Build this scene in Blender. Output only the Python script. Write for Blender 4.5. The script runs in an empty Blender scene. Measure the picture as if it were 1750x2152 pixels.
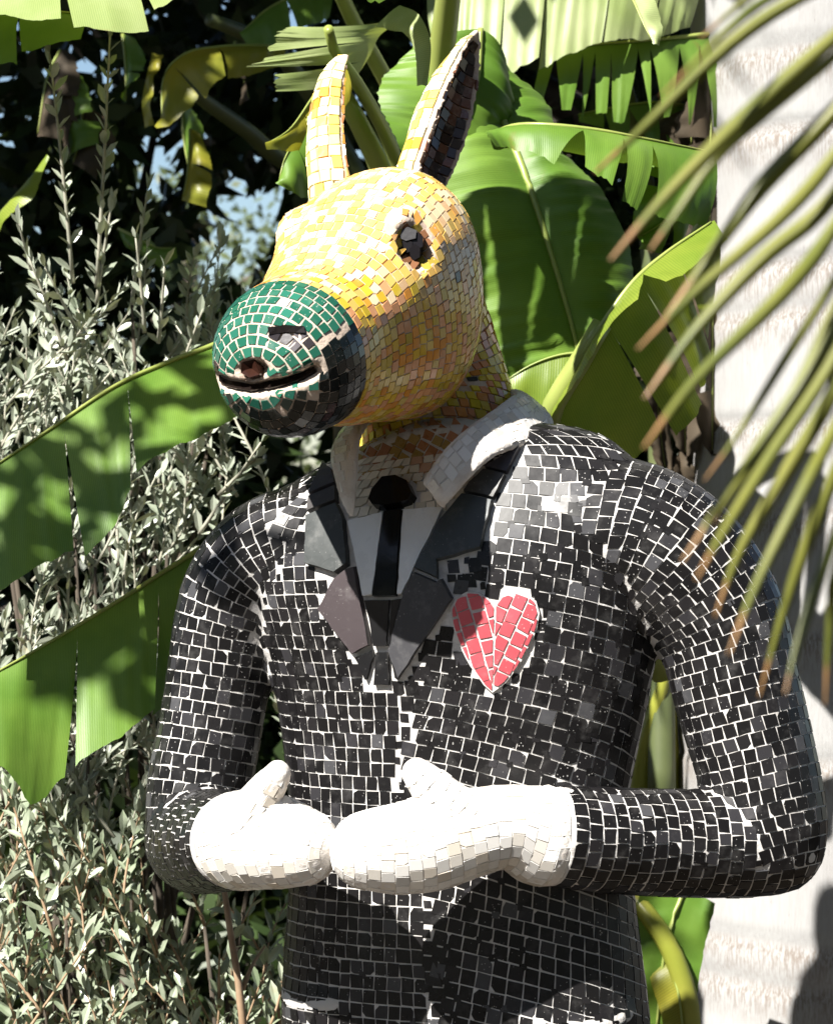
import bpy, bmesh, math, random
import numpy as np
from mathutils import Vector, Matrix, noise
from mathutils.bvhtree import BVHTree

random.seed(7)
np.random.seed(7)
SC = bpy.context.scene
COL = SC.collection
rnd = random.random
uni = random.uniform

# ------------------------------------------------------------------ camera, sky, sun, exposure
D = 3.0            # metres from the lens to the statue
U = 0.0005         # metres per photograph pixel at the statue
CZ = 1.40          # lens height

cam = bpy.data.cameras.new('camera')
cam.sensor_fit = 'HORIZONTAL'
cam.sensor_width = 36.0
cam.lens = 36.0 * D / (1750 * U)
cam.clip_start = 0.05
cam.clip_end = 400
cam.dof.use_dof = True
cam.dof.focus_distance = D - 0.10
cam.dof.aperture_fstop = 15
camo = bpy.data.objects.new('camera', cam)
camo.location = (0, -D, CZ)
camo.rotation_euler = (math.pi / 2, 0, 0)
COL.objects.link(camo)
SC.camera = camo

SUN_DIR = Vector((-0.48, -0.56, 0.75)).normalized()      # towards the sun
sun_el = math.asin(SUN_DIR.z)
sun_az = math.atan2(SUN_DIR.x, SUN_DIR.y)
world = bpy.data.worlds.new('World')
SC.world = world
world.use_nodes = True
wn = world.node_tree
wn.nodes.clear()
sky = wn.nodes.new('ShaderNodeTexSky')
sky.sky_type = 'NISHITA'
sky.sun_disc = False
sky.sun_elevation = sun_el
sky.sun_rotation = sun_az
sky.air_density = 1.0
sky.dust_density = 0.4
sky.ozone_density = 2.0
bgn = wn.nodes.new('ShaderNodeBackground')
bgn.inputs['Strength'].default_value = 0.05
wout = wn.nodes.new('ShaderNodeOutputWorld')
wn.links.new(sky.outputs[0], bgn.inputs[0])
wn.links.new(bgn.outputs[0], wout.inputs[0])

sl = bpy.data.lights.new('sun', 'SUN')
sl.energy = 5.0
sl.angle = math.radians(0.5)
sl.color = (1.0, 0.96, 0.89)
so = bpy.data.objects.new('sun', sl)
so.rotation_euler = (-SUN_DIR).to_track_quat('-Z', 'Y').to_euler()
so.location = SUN_DIR * 20
COL.objects.link(so)

SC.view_settings.view_transform = 'Standard'
SC.view_settings.look = 'None'
SC.view_settings.exposure = 1.38
SC.view_settings.gamma = 1.0
SC.view_settings.use_curve_mapping = False
SC.render.engine = 'CYCLES'
SC.cycles.use_denoising = True
SC.cycles.max_bounces = 6
SC.cycles.diffuse_bounces = 2
SC.cycles.glossy_bounces = 2
SC.cycles.sample_clamp_indirect = 6


# ------------------------------------------------------------------ helpers
def P(px, py, y=0.0):
    """A point of the photograph (1750 x 2152 pixels) at depth y behind the statue's axis."""
    k = (D + y) / D * U
    return Vector(((px - 875) * k, y, CZ - (py - 1076) * k))


def K(y):
    return (D + y) / D * U


def pix(p):
    k = (D + p.y) / D * U
    return (875 + p.x / k, 1076 - (p.z - CZ) / k)


def inside(poly, x, y):
    c = False
    n = len(poly)
    j = n - 1
    for i in range(n):
        xi, yi = poly[i]
        xj, yj = poly[j]
        if (yi > y) != (yj > y) and x < (xj - xi) * (y - yi) / (yj - yi) + xi:
            c = not c
        j = i
    return c


def seg_dist(poly, x, y, closed=False):
    best = 1e9
    pts = poly + [poly[0]] if closed else poly
    for (x0, y0), (x1, y1) in zip(pts[:-1], pts[1:]):
        dx, dy = x1 - x0, y1 - y0
        l = dx * dx + dy * dy
        t = 0 if l == 0 else max(0, min(1, ((x - x0) * dx + (y - y0) * dy) / l))
        d = math.hypot(x - x0 - t * dx, y - y0 - t * dy)
        best = min(best, d)
    return best


def catmull(rows, t):
    """rows: (n,k) array, t in [0,n-1]."""
    n = len(rows)
    i = int(min(max(math.floor(t), 0), n - 2))
    f = t - i
    p1, p2 = rows[i], rows[i + 1]
    p0 = rows[i - 1] if i > 0 else 2 * p1 - p2
    p3 = rows[i + 2] if i + 2 < n else 2 * p2 - p1
    return 0.5 * (2 * p1 + (p2 - p0) * f + (2 * p0 - 5 * p1 + 4 * p2 - p3) * f * f + (3 * p1 - p0 - 3 * p2 + p3) * f ** 3)


def mesh_obj(name, verts, faces, mat=None, parent=None, smooth=False, colors=None, uvs=None, origin=None):
    me = bpy.data.meshes.new(name)
    me.from_pydata([tuple(v) for v in verts], [], faces)
    if colors is not None:
        at = me.attributes.new('tile_color', 'FLOAT_COLOR', 'POINT')
        at.data.foreach_set('color', np.asarray(colors, dtype=np.float32).ravel())
    if uvs is not None:
        ul = me.uv_layers.new(name='uv')
        idx = np.empty(len(me.loops), dtype=np.int32)
        me.loops.foreach_get('vertex_index', idx)
        ul.data.foreach_set('uv', np.asarray(uvs, dtype=np.float32)[idx].ravel())
    if mat is not None:
        me.materials.append(mat)
    if smooth:
        me.polygons.foreach_set('use_smooth', [True] * len(me.polygons))
    me.update()
    o = bpy.data.objects.new(name, me)
    COL.objects.link(o)
    WP[o.name] = Vector(origin) if origin is not None else Vector()
    o.location = WP[o.name]
    if parent is not None:
        attach(o, parent)
    return o


WP = {}        # world position of every object's origin


def attach(o, parent):
    o.parent = parent
    o.location = WP[o.name] - WP[parent.name]
    return o


def tag(o, label=None, cat=None, group=None, kind=None):
    if label:
        o['label'] = label
    if cat:
        o['category'] = cat
    if group:
        o['group'] = group
    if kind:
        o['kind'] = kind
    return o


def thing(name, label, cat, loc, group=None):
    o = bpy.data.objects.new(name, None)
    o.empty_display_size = 0.1
    o.location = loc
    WP[o.name] = Vector(loc)
    COL.objects.link(o)
    return tag(o, label, cat, group)


def tube(pts, radii, n=8, cap=True):
    """verts, faces of a tube through points."""
    vs, fs = [], []
    m = len(pts)
    for i, p in enumerate(pts):
        a = pts[max(i - 1, 0)]
        b = pts[min(i + 1, m - 1)]
        t = (Vector(b) - Vector(a)).normalized()
        ref = Vector((0, 0, 1)) if abs(t.z) < 0.9 else Vector((1, 0, 0))
        s = t.cross(ref).normalized()
        u = s.cross(t)
        for k in range(n):
            an = 2 * math.pi * k / n
            vs.append(Vector(p) + (s * math.cos(an) + u * math.sin(an)) * radii[i])
    for i in range(m - 1):
        for k in range(n):
            k2 = (k + 1) % n
            fs.append((i * n + k, i * n + k2, (i + 1) * n + k2, (i + 1) * n + k))
    if cap:
        fs.append(tuple(range(n - 1, -1, -1)))
        fs.append(tuple((m - 1) * n + k for k in range(n)))
    return vs, fs


class Mesh:
    """collects pieces of one mesh"""
    def __init__(self):
        self.v, self.f, self.c, self.uv = [], [], [], []

    def add(self, vs, fs, col=None, uvs=None):
        b = len(self.v)
        self.v.extend(vs)
        self.f.extend(tuple(i + b for i in f) for f in fs)
        if col is not None:
            self.c.extend([col] * len(vs))
        if uvs is not None:
            self.uv.extend(uvs)
        return self

    def build(self, name, mat, parent=None, smooth=False):
        return mesh_obj(name, self.v, self.f, mat, parent, smooth, self.c or None, self.uv or None)


# ------------------------------------------------------------------ materials
def new_mat(name):
    m = bpy.data.materials.new(name)
    m.use_nodes = True
    nt = m.node_tree
    b = nt.nodes['Principled BSDF']
    return m, nt, b


def N(nt, t, **kw):
    n = nt.nodes.new(t)
    for k, v in kw.items():
        if k in n.inputs:
            n.inputs[k].default_value = v
        else:
            setattr(n, k, v)
    return n


def ramp(nt, stops):
    r = nt.nodes.new('ShaderNodeValToRGB')
    el = r.color_ramp.elements
    while len(el) < len(stops):
        el.new(0.5)
    for e, (p, c) in zip(el, stops):
        e.position = p
        e.color = c if len(c) == 4 else (*c, 1)
    return r


def mixc(nt, a, b, fac, blend='MIX'):
    m = nt.nodes.new('ShaderNodeMix')
    m.data_type = 'RGBA'
    m.blend_type = blend
    for sock, v in ((m.inputs[0], fac), (m.inputs[6], a), (m.inputs[7], b)):
        if hasattr(v, 'is_linked'):
            nt.links.new(v, sock)
        elif isinstance(v, (int, float)):
            sock.default_value = v
        else:
            sock.default_value = (*v, 1) if len(v) == 3 else v
    return m.outputs[2]


def bump(nt, b, height, strength=0.3, dist=0.002, chain=None):
    n = N(nt, 'ShaderNodeBump')
    n.inputs['Strength'].default_value = strength
    n.inputs['Distance'].default_value = dist
    nt.links.new(height, n.inputs['Height'])
    if chain is not None:
        nt.links.new(chain, n.inputs['Normal'])
    nt.links.new(n.outputs[0], b.inputs['Normal'])
    return n.outputs[0]


def coords(nt, scale=(1, 1, 1), obj=True):
    tc = N(nt, 'ShaderNodeTexCoord')
    mp = N(nt, 'ShaderNodeMapping')
    mp.inputs['Scale'].default_value = scale
    nt.links.new(tc.outputs['Object' if obj else 'UV'], mp.inputs[0])
    return mp.outputs[0]


def tile_mat(name, rough, speck=0.0, scuff=0.0, coat=0.0, speck_col=(0.7, 0.68, 0.66)):
    m, nt, b = new_mat(name)
    L = nt.links
    at = N(nt, 'ShaderNodeAttribute', attribute_name='tile_color')
    co = N(nt, 'ShaderNodeNewGeometry').outputs['Position']
    col = at.outputs['Color']
    n1 = N(nt, 'ShaderNodeTexNoise', Scale=46.0, Detail=6.0, Roughness=0.65)
    L.new(co, n1.inputs['Vector'])
    if scuff > 0:
        r = ramp(nt, [(0.54, (0, 0, 0)), (0.80, (scuff, scuff, scuff))])
        L.new(n1.outputs[0], r.inputs[0])
        col = mixc(nt, col, speck_col, r.outputs[0])
    if speck > 0:
        vo = N(nt, 'ShaderNodeTexVoronoi', Scale=230.0)
        L.new(co, vo.inputs['Vector'])
        n2 = N(nt, 'ShaderNodeTexNoise', Scale=33.0, Detail=3.0)
        L.new(co, n2.inputs['Vector'])
        lt = N(nt, 'ShaderNodeMath', operation='MULTIPLY_ADD')
        L.new(n2.outputs[0], lt.inputs[0])
        lt.inputs[1].default_value = 0.55
        lt.inputs[2].default_value = -0.195
        cmp_ = N(nt, 'ShaderNodeMath', operation='LESS_THAN')
        L.new(vo.outputs['Distance'], cmp_.inputs[0])
        L.new(lt.outputs[0], cmp_.inputs[1])
        ml = N(nt, 'ShaderNodeMath', operation='MULTIPLY')
        L.new(cmp_.outputs[0], ml.inputs[0])
        ml.inputs[1].default_value = speck
        col = mixc(nt, col, speck_col, ml.outputs[0])
    L.new(col, b.inputs['Base Color'])
    rr = N(nt, 'ShaderNodeMapRange')
    L.new(n1.outputs[0], rr.inputs[0])
    rr.inputs[1].default_value = 0.3
    rr.inputs[2].default_value = 0.75
    rr.inputs[3].default_value = rough * 0.8
    rr.inputs[4].default_value = rough * 1.5
    L.new(rr.outputs[0], b.inputs['Roughness'])
    n3 = N(nt, 'ShaderNodeTexNoise', Scale=140.0, Detail=3.0)
    L.new(co, n3.inputs['Vector'])
    bump(nt, b, n3.outputs[0], 0.04, 0.001)
    if coat:
        b.inputs['Coat Weight'].default_value = coat
        b.inputs['Coat Roughness'].default_value = 0.06
    return m


def grout_mat(name, col, dirt):
    m, nt, b = new_mat(name)
    L = nt.links
    co = coords(nt)
    n1 = N(nt, 'ShaderNodeTexNoise', Scale=26.0, Detail=8.0, Roughness=0.7)
    L.new(co, n1.inputs['Vector'])
    r = ramp(nt, [(0.34, dirt), (0.52, col)])
    L.new(n1.outputs[0], r.inputs[0])
    L.new(r.outputs[0], b.inputs['Base Color'])
    b.inputs['Roughness'].default_value = 0.9
    n2 = N(nt, 'ShaderNodeTexNoise', Scale=220.0, Detail=4.0)
    L.new(co, n2.inputs['Vector'])
    bump(nt, b, n2.outputs[0], 0.5, 0.002)
    return m


M = {}
M['grout'] = grout_mat('white_grout', (0.62, 0.60, 0.58), (0.42, 0.40, 0.38))
M['grout_head'] = grout_mat('cream_grout', (0.62, 0.51, 0.42), (0.42, 0.31, 0.24))
M['grout_white'] = grout_mat('glove_grout', (0.74, 0.70, 0.66), (0.60, 0.53, 0.47))
M['suit'] = tile_mat('black_glass_tile', 0.30, speck=0.45, scuff=0.06)
M['suit'].node_tree.nodes['Principled BSDF'].inputs['Specular IOR Level'].default_value = 0.26
M['yellow'] = tile_mat('yellow_glazed_tile', 0.20, speck=0.0, scuff=0.25, speck_col=(0.85, 0.82, 0.70))
M['green'] = tile_mat('green_glazed_tile', 0.16, speck=0.35, scuff=0.10)
M['white'] = tile_mat('white_glazed_tile', 0.28, scuff=0.06, speck_col=(0.5, 0.42, 0.34))
M['red'] = tile_mat('red_glazed_tile', 0.3, speck=0.3, scuff=0.10)
M['slate'] = tile_mat('slate_slab', 0.40, speck=0.15, scuff=0.10)
M['black'] = tile_mat('polished_black_slab', 0.16)
for _k, _s in (('slate', 0.30), ('black', 0.22)):
    M[_k].node_tree.nodes['Principled BSDF'].inputs['Specular IOR Level'].default_value = _s
# ------------------------------------------------------------------ lofts and tile laying
class Loft:
    """rings: dicts c(Vector) s(Vector) u(Vector) a=(a_plus,a_minus) b=(b_plus,b_minus) e(exponent)"""
    def __init__(self, rings, dent=None):
        rows = []
        for r in rings:
            a = r['a'] if isinstance(r['a'], tuple) else (r['a'], r['a'])
            b = r['b'] if isinstance(r['b'], tuple) else (r['b'], r['b'])
            rows.append([*r['c'], *r['s'], *r['u'], *a, *b, r.get('e', 2.0)])
        self.rows = np.array(rows, dtype=float)
        self.n = len(rows)
        self.dent = dent

    def row(self, v):
        r = catmull(self.rows, v * (self.n - 1))
        return r

    def at(self, u, v, row=None):
        r = self.row(v) if row is None else row
        an = 2 * math.pi * u
        c, s = math.cos(an), math.sin(an)
        ex = 2.0 / r[13]
        x = math.copysign(abs(c) ** ex, c) * max(r[9] if c > 0 else r[10], 1e-4)
        y = math.copysign(abs(s) ** ex, s) * max(r[11] if s > 0 else r[12], 1e-4)
        if self.dent:
            x, y = self.dent(x, y, u, v, r)
        S = Vector(r[3:6]).normalized()
        Uv = Vector(r[6:9]).normalized()
        return Vector(r[0:3]) + S * x + Uv * y

    def mesh(self, nu=72, nv=90):
        vs, fs = [], []
        for j in range(nv + 1):
            row = self.row(j / nv)
            for i in range(nu):
                vs.append(self.at(i / nu, j / nv, row))
        for j in range(nv):
            for i in range(nu):
                i2 = (i + 1) % nu
                fs.append((j * nu + i, j * nu + i2, (j + 1) * nu + i2, (j + 1) * nu + i))
        a = len(vs)
        vs.append(sum(vs[0:nu], Vector()) / nu)
        b = len(vs)
        vs.append(sum(vs[nv * nu:nv * nu + nu], Vector()) / nu)
        for i in range(nu):
            i2 = (i + 1) % nu
            fs.append((a, i2, i))
            fs.append((b, nv * nu + i, nv * nu + i2))
        return vs, fs


def frame(t, ref):
    """side and up of a ring whose axis is t; up leans to ref."""
    t = Vector(t).normalized()
    s = t.cross(Vector(ref)).normalized()
    u = s.cross(t).normalized()
    return s, u


def limb(pts, ref=(0, -1, 0), e=2.0, caps=(True, True)):
    """pts: (px, py, y, radius_px [, radius2_px]); round caps are added at the ends."""
    cs = [P(*p[:3]) for p in pts]
    rs = [p[3] * K(p[2]) for p in pts]
    r2 = [(p[4] if len(p) > 4 else p[3]) * K(p[2]) for p in pts]
    rings = []
    n = len(cs)
    tang = [(cs[min(i + 1, n - 1)] - cs[max(i - 1, 0)]).normalized() for i in range(n)]

    def ring(c, t, a, b):
        s, u = frame(t, ref)
        return dict(c=c, s=s, u=u, a=a, b=b, e=e)
    if caps[0]:
        for q in (0.995, 0.9, 0.7, 0.4):
            f = math.sqrt(1 - q * q)
            rings.append(ring(cs[0] - tang[0] * q * rs[0], tang[0], rs[0] * f, r2[0] * f))
    for c, t, a, b in zip(cs, tang, rs, r2):
        rings.append(ring(c, t, a, b))
    if caps[1]:
        for q in (0.4, 0.7, 0.9, 0.995):
            f = math.sqrt(1 - q * q)
            rings.append(ring(cs[-1] + tang[-1] * q * rs[-1], tang[-1], rs[-1] * f, r2[-1] * f))
    return Loft(rings)


def union(name, lofts, mat, parent, voxel=0.005, smooth=6, carve=None):
    """voxel union of closed lofts -> one smooth body and its BVH"""
    mb = Mesh()
    for l in lofts:
        mb.add(*l.mesh(120, 140))
    me = bpy.data.meshes.new('tmp')
    me.from_pydata([tuple(v) for v in mb.v], [], mb.f)
    bm = bmesh.new()
    bm.from_mesh(me)
    bmesh.ops.recalc_face_normals(bm, faces=bm.faces)
    bm.to_mesh(me)
    bm.free()
    o = bpy.data.objects.new('tmp', me)
    COL.objects.link(o)
    r = o.modifiers.new('r', 'REMESH')
    r.mode = 'VOXEL'
    r.voxel_size = voxel
    s = o.modifiers.new('s', 'SMOOTH')
    s.iterations = smooth
    s.factor = 0.5
    dg = bpy.context.evaluated_depsgraph_get()
    ev = o.evaluated_get(dg)
    m2 = bpy.data.meshes.new_from_object(ev)
    bpy.data.objects.remove(o)
    if carve:
        dat = [(v.co.copy(), v.normal.copy()) for v in m2.vertices]
        for v, (c, nn) in zip(m2.vertices, dat):
            d = carve(c, nn)
            if d:
                v.co = c + nn * d
    m2.polygons.foreach_set('use_smooth', [True] * len(m2.polygons))
    m2.update()
    m2.materials.clear()
    m2.materials.append(mat)
    m2.name = name
    ob = bpy.data.objects.new(name, m2)
    COL.objects.link(ob)
    WP[ob.name] = Vector()
    attach(ob, parent)
    bvh = BVHTree.FromPolygons([v.co.copy() for v in m2.vertices], [tuple(p.vertices) for p in m2.polygons])
    return ob, bvh


class Grid:
    def __init__(self, cell):
        self.c, self.d = cell, {}

    def near(self, p, r):
        k = [int(math.floor(x / self.c)) for x in p]
        for i in (-1, 0, 1):
            for j in (-1, 0, 1):
                for l in (-1, 0, 1):
                    for q in self.d.get((k[0] + i, k[1] + j, k[2] + l), ()):
                        if (q - p).length < r:
                            return True
        return False

    def put(self, p):
        self.d.setdefault(tuple(int(math.floor(x / self.c)) for x in p), []).append(p)


CAMP = Vector((0, -D, CZ))
TILES = {}      # class -> list of tile records


def add_tile(cls, poly, bvh, color, gap=0.0011, h=0.0022, tilt=0.03, occ=None, occ_r=0.0, tol=0.006, skip=None):
    """poly: corner points near the surface; makes one flat chipped tile sitting on it"""
    base, ns = [], Vector()
    c0 = sum(poly, Vector()) / len(poly)
    loc, nc, _, d = bvh.find_nearest(c0)
    if loc is None or d > tol:
        return False
    q = []
    for p in poly:
        dv = c0 - p
        l = dv.length
        if l < 1e-5:
            return False
        q.append(p + dv * min(0.45, gap * 1.35 / l))
    for p in q:
        l2, n2, _, d2 = bvh.find_nearest(p)
        if d2 > tol * 1.6:
            return False
        base.append(l2)
        ns += n2
    ns = (ns + nc).normalized()
    if nc.dot(ns) < 0.7:
        return False
    c = sum(base, Vector()) / len(base)
    if occ is not None and occ.near(c, occ_r):
        return False
    if skip is not None and skip(c, ns):
        return False
    # irregular outline: chip a corner now and then
    if len(base) == 4 and rnd() < 0.22:
        k = random.randrange(4)
        p, a, b = base[k], base[k - 1], base[(k + 1) % 4]
        f, g = uni(0.12, 0.4), uni(0.12, 0.4)
        base = base[:k] + [p.lerp(a, f), p.lerp(b, g)] + base[k + 1:]
    n = len(base)
    t = (ns + Vector((uni(-1, 1), uni(-1, 1), uni(-1, 1))) * tilt).normalized()
    hh = h * uni(0.75, 1.3)
    top, bot = [], []
    for p in base:
        dp = p - c
        dp = dp - t * dp.dot(t)
        top.append(c + dp * 0.965 + t * hh)
        bot.append(p + (p - c) * 0.03 - ns * 0.0014)
    area = Vector()
    for i in range(1, n - 1):
        area += (top[i] - top[0]).cross(top[i + 1] - top[0])
    if area.dot(ns) < 0:
        top.reverse()
        bot.reverse()
    vs = top + bot
    fs = [tuple(range(n))] + [(i, i + n, (i + 1) % n + n, (i + 1) % n) for i in range(n)]
    if area.length * 0.5 < 1.2e-5:
        return False
    view = (CAMP - c).normalized()
    show = area.length * 0.5 * max(0.0, ns.dot(view))
    if occ is not None:
        occ.put(c)
    TILES.setdefault(cls, []).append(dict(v=vs, f=fs, c=c, n=ns, show=show, col=color))
    return True


def lay(loft, bvh, cls, size, colorf, v=(0, 1), u=(0, 1), occ=None, skip=None, warp=None, tol=0.006, jit=0.09,
        gap=0.0011, h=0.0022, tilt=0.03, occ_k=0.66, aspect=1.0):
    sw, sh = size, size * aspect
    W = warp or (lambda a, b: (a, b))
    nvs = 160
    us = [u[0] + (u[1] - u[0]) * (i + 0.5) / 10 for i in range(10)]
    cum = [0.0]
    prev = None
    for j in range(nvs + 1):
        vv = v[0] + (v[1] - v[0]) * j / nvs
        row = None
        pts = [loft.at(*W(uu, vv)) for uu in us]
        if prev:
            cum.append(cum[-1] + sum((a - b).length for a, b in zip(pts, prev)) / len(us))
        prev = pts
    total = cum[-1]
    nr = max(1, round(total / sh))
    vb = [v[0] + (v[1] - v[0]) * np.interp(total * i / nr, cum, [j / nvs for j in range(nvs + 1)]) for i in range(nr + 1)]
    full = abs(u[1] - u[0] - 1) < 1e-6
    for i in range(nr):
        va, vc = vb[i], vb[i + 1]
        vm = (va + vc) / 2
        m = 90
        pts = [loft.at(*W(u[0] + (u[1] - u[0]) * k / m, vm)) for k in range(m + 1)]
        cl = [0.0]
        for a, b in zip(pts[:-1], pts[1:]):
            cl.append(cl[-1] + (a - b).length)
        n = max(2, round(cl[-1] / sw))
        off = rnd() if full else 0
        ub = [u[0] + (u[1] - u[0]) * np.interp(cl[-1] * (k + (uni(-jit, jit) if 0 < k < n else 0)) / n, cl, [q / m for q in range(m + 1)]) for k in range(n + 1)]
        if full:
            ub = [x + off * (1.0 / n) for x in ub]
        for k in range(n):
            ua, uc = ub[k], ub[k + 1]
            hh = ((loft.at(*W(ua, va)) - loft.at(*W(ua, vc))).length + (loft.at(*W(uc, va)) - loft.at(*W(uc, vc))).length) / 2
            if hh < 0.36 * sh:
                continue
            kk = max(1, round(hh / sh))
            for s in range(kk):
                j0 = [uni(-jit, jit) * 0.7 * (vc - va) / kk for _ in range(2)]
                v0 = va + (vc - va) * s / kk
                v1 = va + (vc - va) * (s + 1) / kk
                sk = uni(-jit, jit) * 0.5 * (uc - ua)
                poly = [loft.at(*W(ua + sk, v0)), loft.at(*W(uc + sk, v0 + j0[0])), loft.at(*W(uc - sk, v1 + j0[1])), loft.at(*W(ua - sk, v1))]
                add_tile(cls, poly, bvh, colorf, gap, h, tilt, occ, occ_k * size, tol, skip)


def emit_tiles(cls, name, mat, parent, blockers, keep=280):
    """the tiles that show largest become objects; what is left is one 'stuff' part"""
    recs = TILES.get(cls, [])
    for r in recs:
        col = r['col'](r['c'], r['n']) if callable(r['col']) else r['col']
        r['col'] = (*col, 1.0)
        px, py = pix(r['c'])
        if not (-5 < px < 1755 and -5 < py < 2157):
            r['show'] = 0
        if r['show'] > 0:
            o = r['c'] + r['n'] * 0.006
            dv = CAMP - o
            L = dv.length
            for b in blockers:
                if b.ray_cast(o, dv / L, L)[0] is not None:
                    r['show'] *= 0.01
                    break
    recs.sort(key=lambda r: -r['show'])
    single = [r for r in recs[:keep] if r['show'] > 0]
    rest = recs[len(single):]
    for r in single:
        mesh_obj(name, [p - r['c'] for p in r['v']], r['f'], mat, parent, False, [r['col']] * len(r['v']), origin=r['c'])
    if rest:
        mb = Mesh()
        for r in rest:
            mb.add(r['v'], r['f'], r['col'])
        o = mb.build(name + '_field', mat, parent)
        o['kind'] = 'stuff'
    return len(single), len(rest)

# ------------------------------------------------------------------ the mosaic statue
YAW = math.radians(20)
FWD = Vector((-math.sin(YAW), -math.cos(YAW), 0))
LAT = Vector((math.cos(YAW), -math.sin(YAW), 0))

statue = thing('mosaic_statue', 'donkey-headed mosaic figure in a black tiled jacket with a red heart', 'statue', (0.02, 0.02, 0))

# --- jacket: torso and two sleeves
TOR = [  # py, cx, a, b_front, b_back, e, roll
    (880, 945, 60, 60, 70, 2.0, 0.0),
    (905, 940, 150, 110, 120, 2.0, 0.10),
    (938, 938, 275, 112, 150, 2.0, 0.14),
    (990, 935, 380, 134, 170, 2.1, 0.13),
    (1070, 932, 432, 170, 190, 2.2, 0.07),
    (1180, 940, 444, 213, 195, 2.3, 0.05),
    (1300, 955, 434, 222, 190, 2.3, 0.03),
    (1420, 966, 412, 214, 180, 2.3, 0.01),
    (1540, 964, 388, 204, 170, 2.3, 0),
    (1680, 960, 368, 200, 165, 2.3, 0),
    (1850, 966, 372, 205, 170, 2.3, 0),
    (1980, 970, 384, 212, 180, 2.3, 0),
    (2110, 974, 396, 216, 185, 2.3, 0),
    (2230, 976, 400, 214, 185, 2.3, 0),
    (2262, 976, 392, 206, 178, 2.3, 0),
]
rings = []
for py, cx, a, bf, bb, e, roll in TOR:
    l = (LAT + Vector((0, 0, roll))).normalized()
    rings.append(dict(c=P(cx, py, 0), s=l, u=FWD, a=a * U, b=(bf * U, bb * U), e=e))
torso = Loft(rings)

arm_r_up = limb([(1225, 1120, -0.05, 165), (1330, 1130, -0.06, 160), (1412, 1182, -0.065, 160), (1482, 1262, -0.07, 150),
                 (1522, 1340, -0.075, 138), (1545, 1440, -0.08, 134), (1572, 1540, -0.085, 130), (1598, 1640, -0.09, 126),
                 (1618, 1730, -0.095, 120)], ref=(0, -1, 0))
arm_r_fore = limb([(1622, 1768, -0.095, 112), (1540, 1774, -0.105, 112), (1400, 1772, -0.125, 112), (1270, 1766, -0.15, 110), (1158, 1757, -0.170, 105)],
                  ref=(0, 0, 1), caps=(True, False))
arm_l_up = limb([(620, 1150, 0.045, 128), (556, 1176, 0.055, 121), (503, 1238, 0.06, 116), (474, 1320, 0.06, 110), (460, 1420, 0.058, 108),
                 (442, 1530, 0.052, 108), (422, 1640, 0.046, 110), (414, 1730, 0.04, 108)], ref=(0, -1, 0))
arm_l_fore = limb([(414, 1765, 0.04, 110), (430, 1768, -0.01, 110), (462, 1768, -0.07, 106), (502, 1768, -0.125, 101)], ref=(0, 0, 1), caps=(True, False))



def ridge(u0, u1, v0, v1, r):
    rg = []
    n = 14
    pts = [torso.at(u0 + (u1 - u0) * i / n, v0 + (v1 - v0) * math.sin(math.pi * i / n)) for i in range(n + 1)]
    for i, p in enumerate(pts):
        t = (pts[min(i + 1, n)] - pts[max(i - 1, 0)]).normalized()
        s = t.cross(Vector((0, 0, 1))).normalized()
        k = r * U * min(1.0, 0.15 + 4 * min(i / n, 1 - i / n))
        rg.append(dict(c=p, s=s, u=s.cross(t), a=k * 1.1, b=(k * 2.4, k * 0.8), e=2.0))
    return Loft(rg)


jacket, B_JK = union('jacket', [ridge(0.305, 0.47, 0.845, 0.857, 8), ridge(0.02, 0.20, 0.845, 0.862, 8), torso, arm_r_up, arm_r_fore, arm_l_up, arm_l_fore], M['grout'], statue, 0.005, 5)

# --- gloves
gl_r = limb([(1170, 1757, -0.168, 98, 98), (1146, 1757, -0.172, 107, 103), (1110, 1752, -0.178, 100, 92), (1060, 1738, -0.188, 88, 84), (990, 1752, -0.198, 92, 82), (900, 1776, -0.206, 98, 84),
             (820, 1786, -0.212, 94, 82), (775, 1788, -0.214, 84, 76)], ref=(0, -1, 0), caps=(False, True), e=2.1)
# first radius is vertical for ref -y?  (see frame(): side is across the tangent and ref)
th_r = limb([(985, 1725, -0.205, 52), (930, 1675, -0.212, 46), (888, 1636, -0.216, 38), (876, 1625, -0.217, 34)], ref=(0, -1, 0))
gl_l = limb([(488, 1768, -0.108, 96, 92), (506, 1767, -0.132, 104, 97), (552, 1766, -0.165, 102, 92), (600, 1774, -0.185, 95, 86), (632, 1780, -0.195, 84, 76)],
            ref=(0, -1, 0), caps=(False, True), e=2.1)
th_l = limb([(520, 1720, -0.18, 50), (550, 1672, -0.192, 40), (578, 1635, -0.20, 32), (584, 1625, -0.202, 29)], ref=(0, -1, 0))
glove_r, B_GR = union('glove', [gl_r, th_r], M['grout_white'], statue, 0.004, 6)
glove_l, B_GL = union('glove', [gl_l, th_l], M['grout_white'], statue, 0.004, 6)

# --- head, muzzle and neck
HA = Vector((-0.47, -0.80, -0.385)).normalized()
HS, HU = frame(HA, (0, 0, 1))
if HS.x < 0:
    HS = -HS
HU = HS.cross(HA)
if HU.z < 0:
    HU = -HU


def hring(t, up, a, bu, bd, e=2.0):
    y = -0.055 - 0.80 * t * U
    k = K(y)
    a = a if isinstance(a, tuple) else (a, a)
    return dict(c=P(822 - 0.47 * t, 560 + 0.385 * t, y) + HU * up * k, s=HS, u=HU, a=(a[0] * k, a[1] * k), b=(bu * k, bd * k), e=e)


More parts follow.
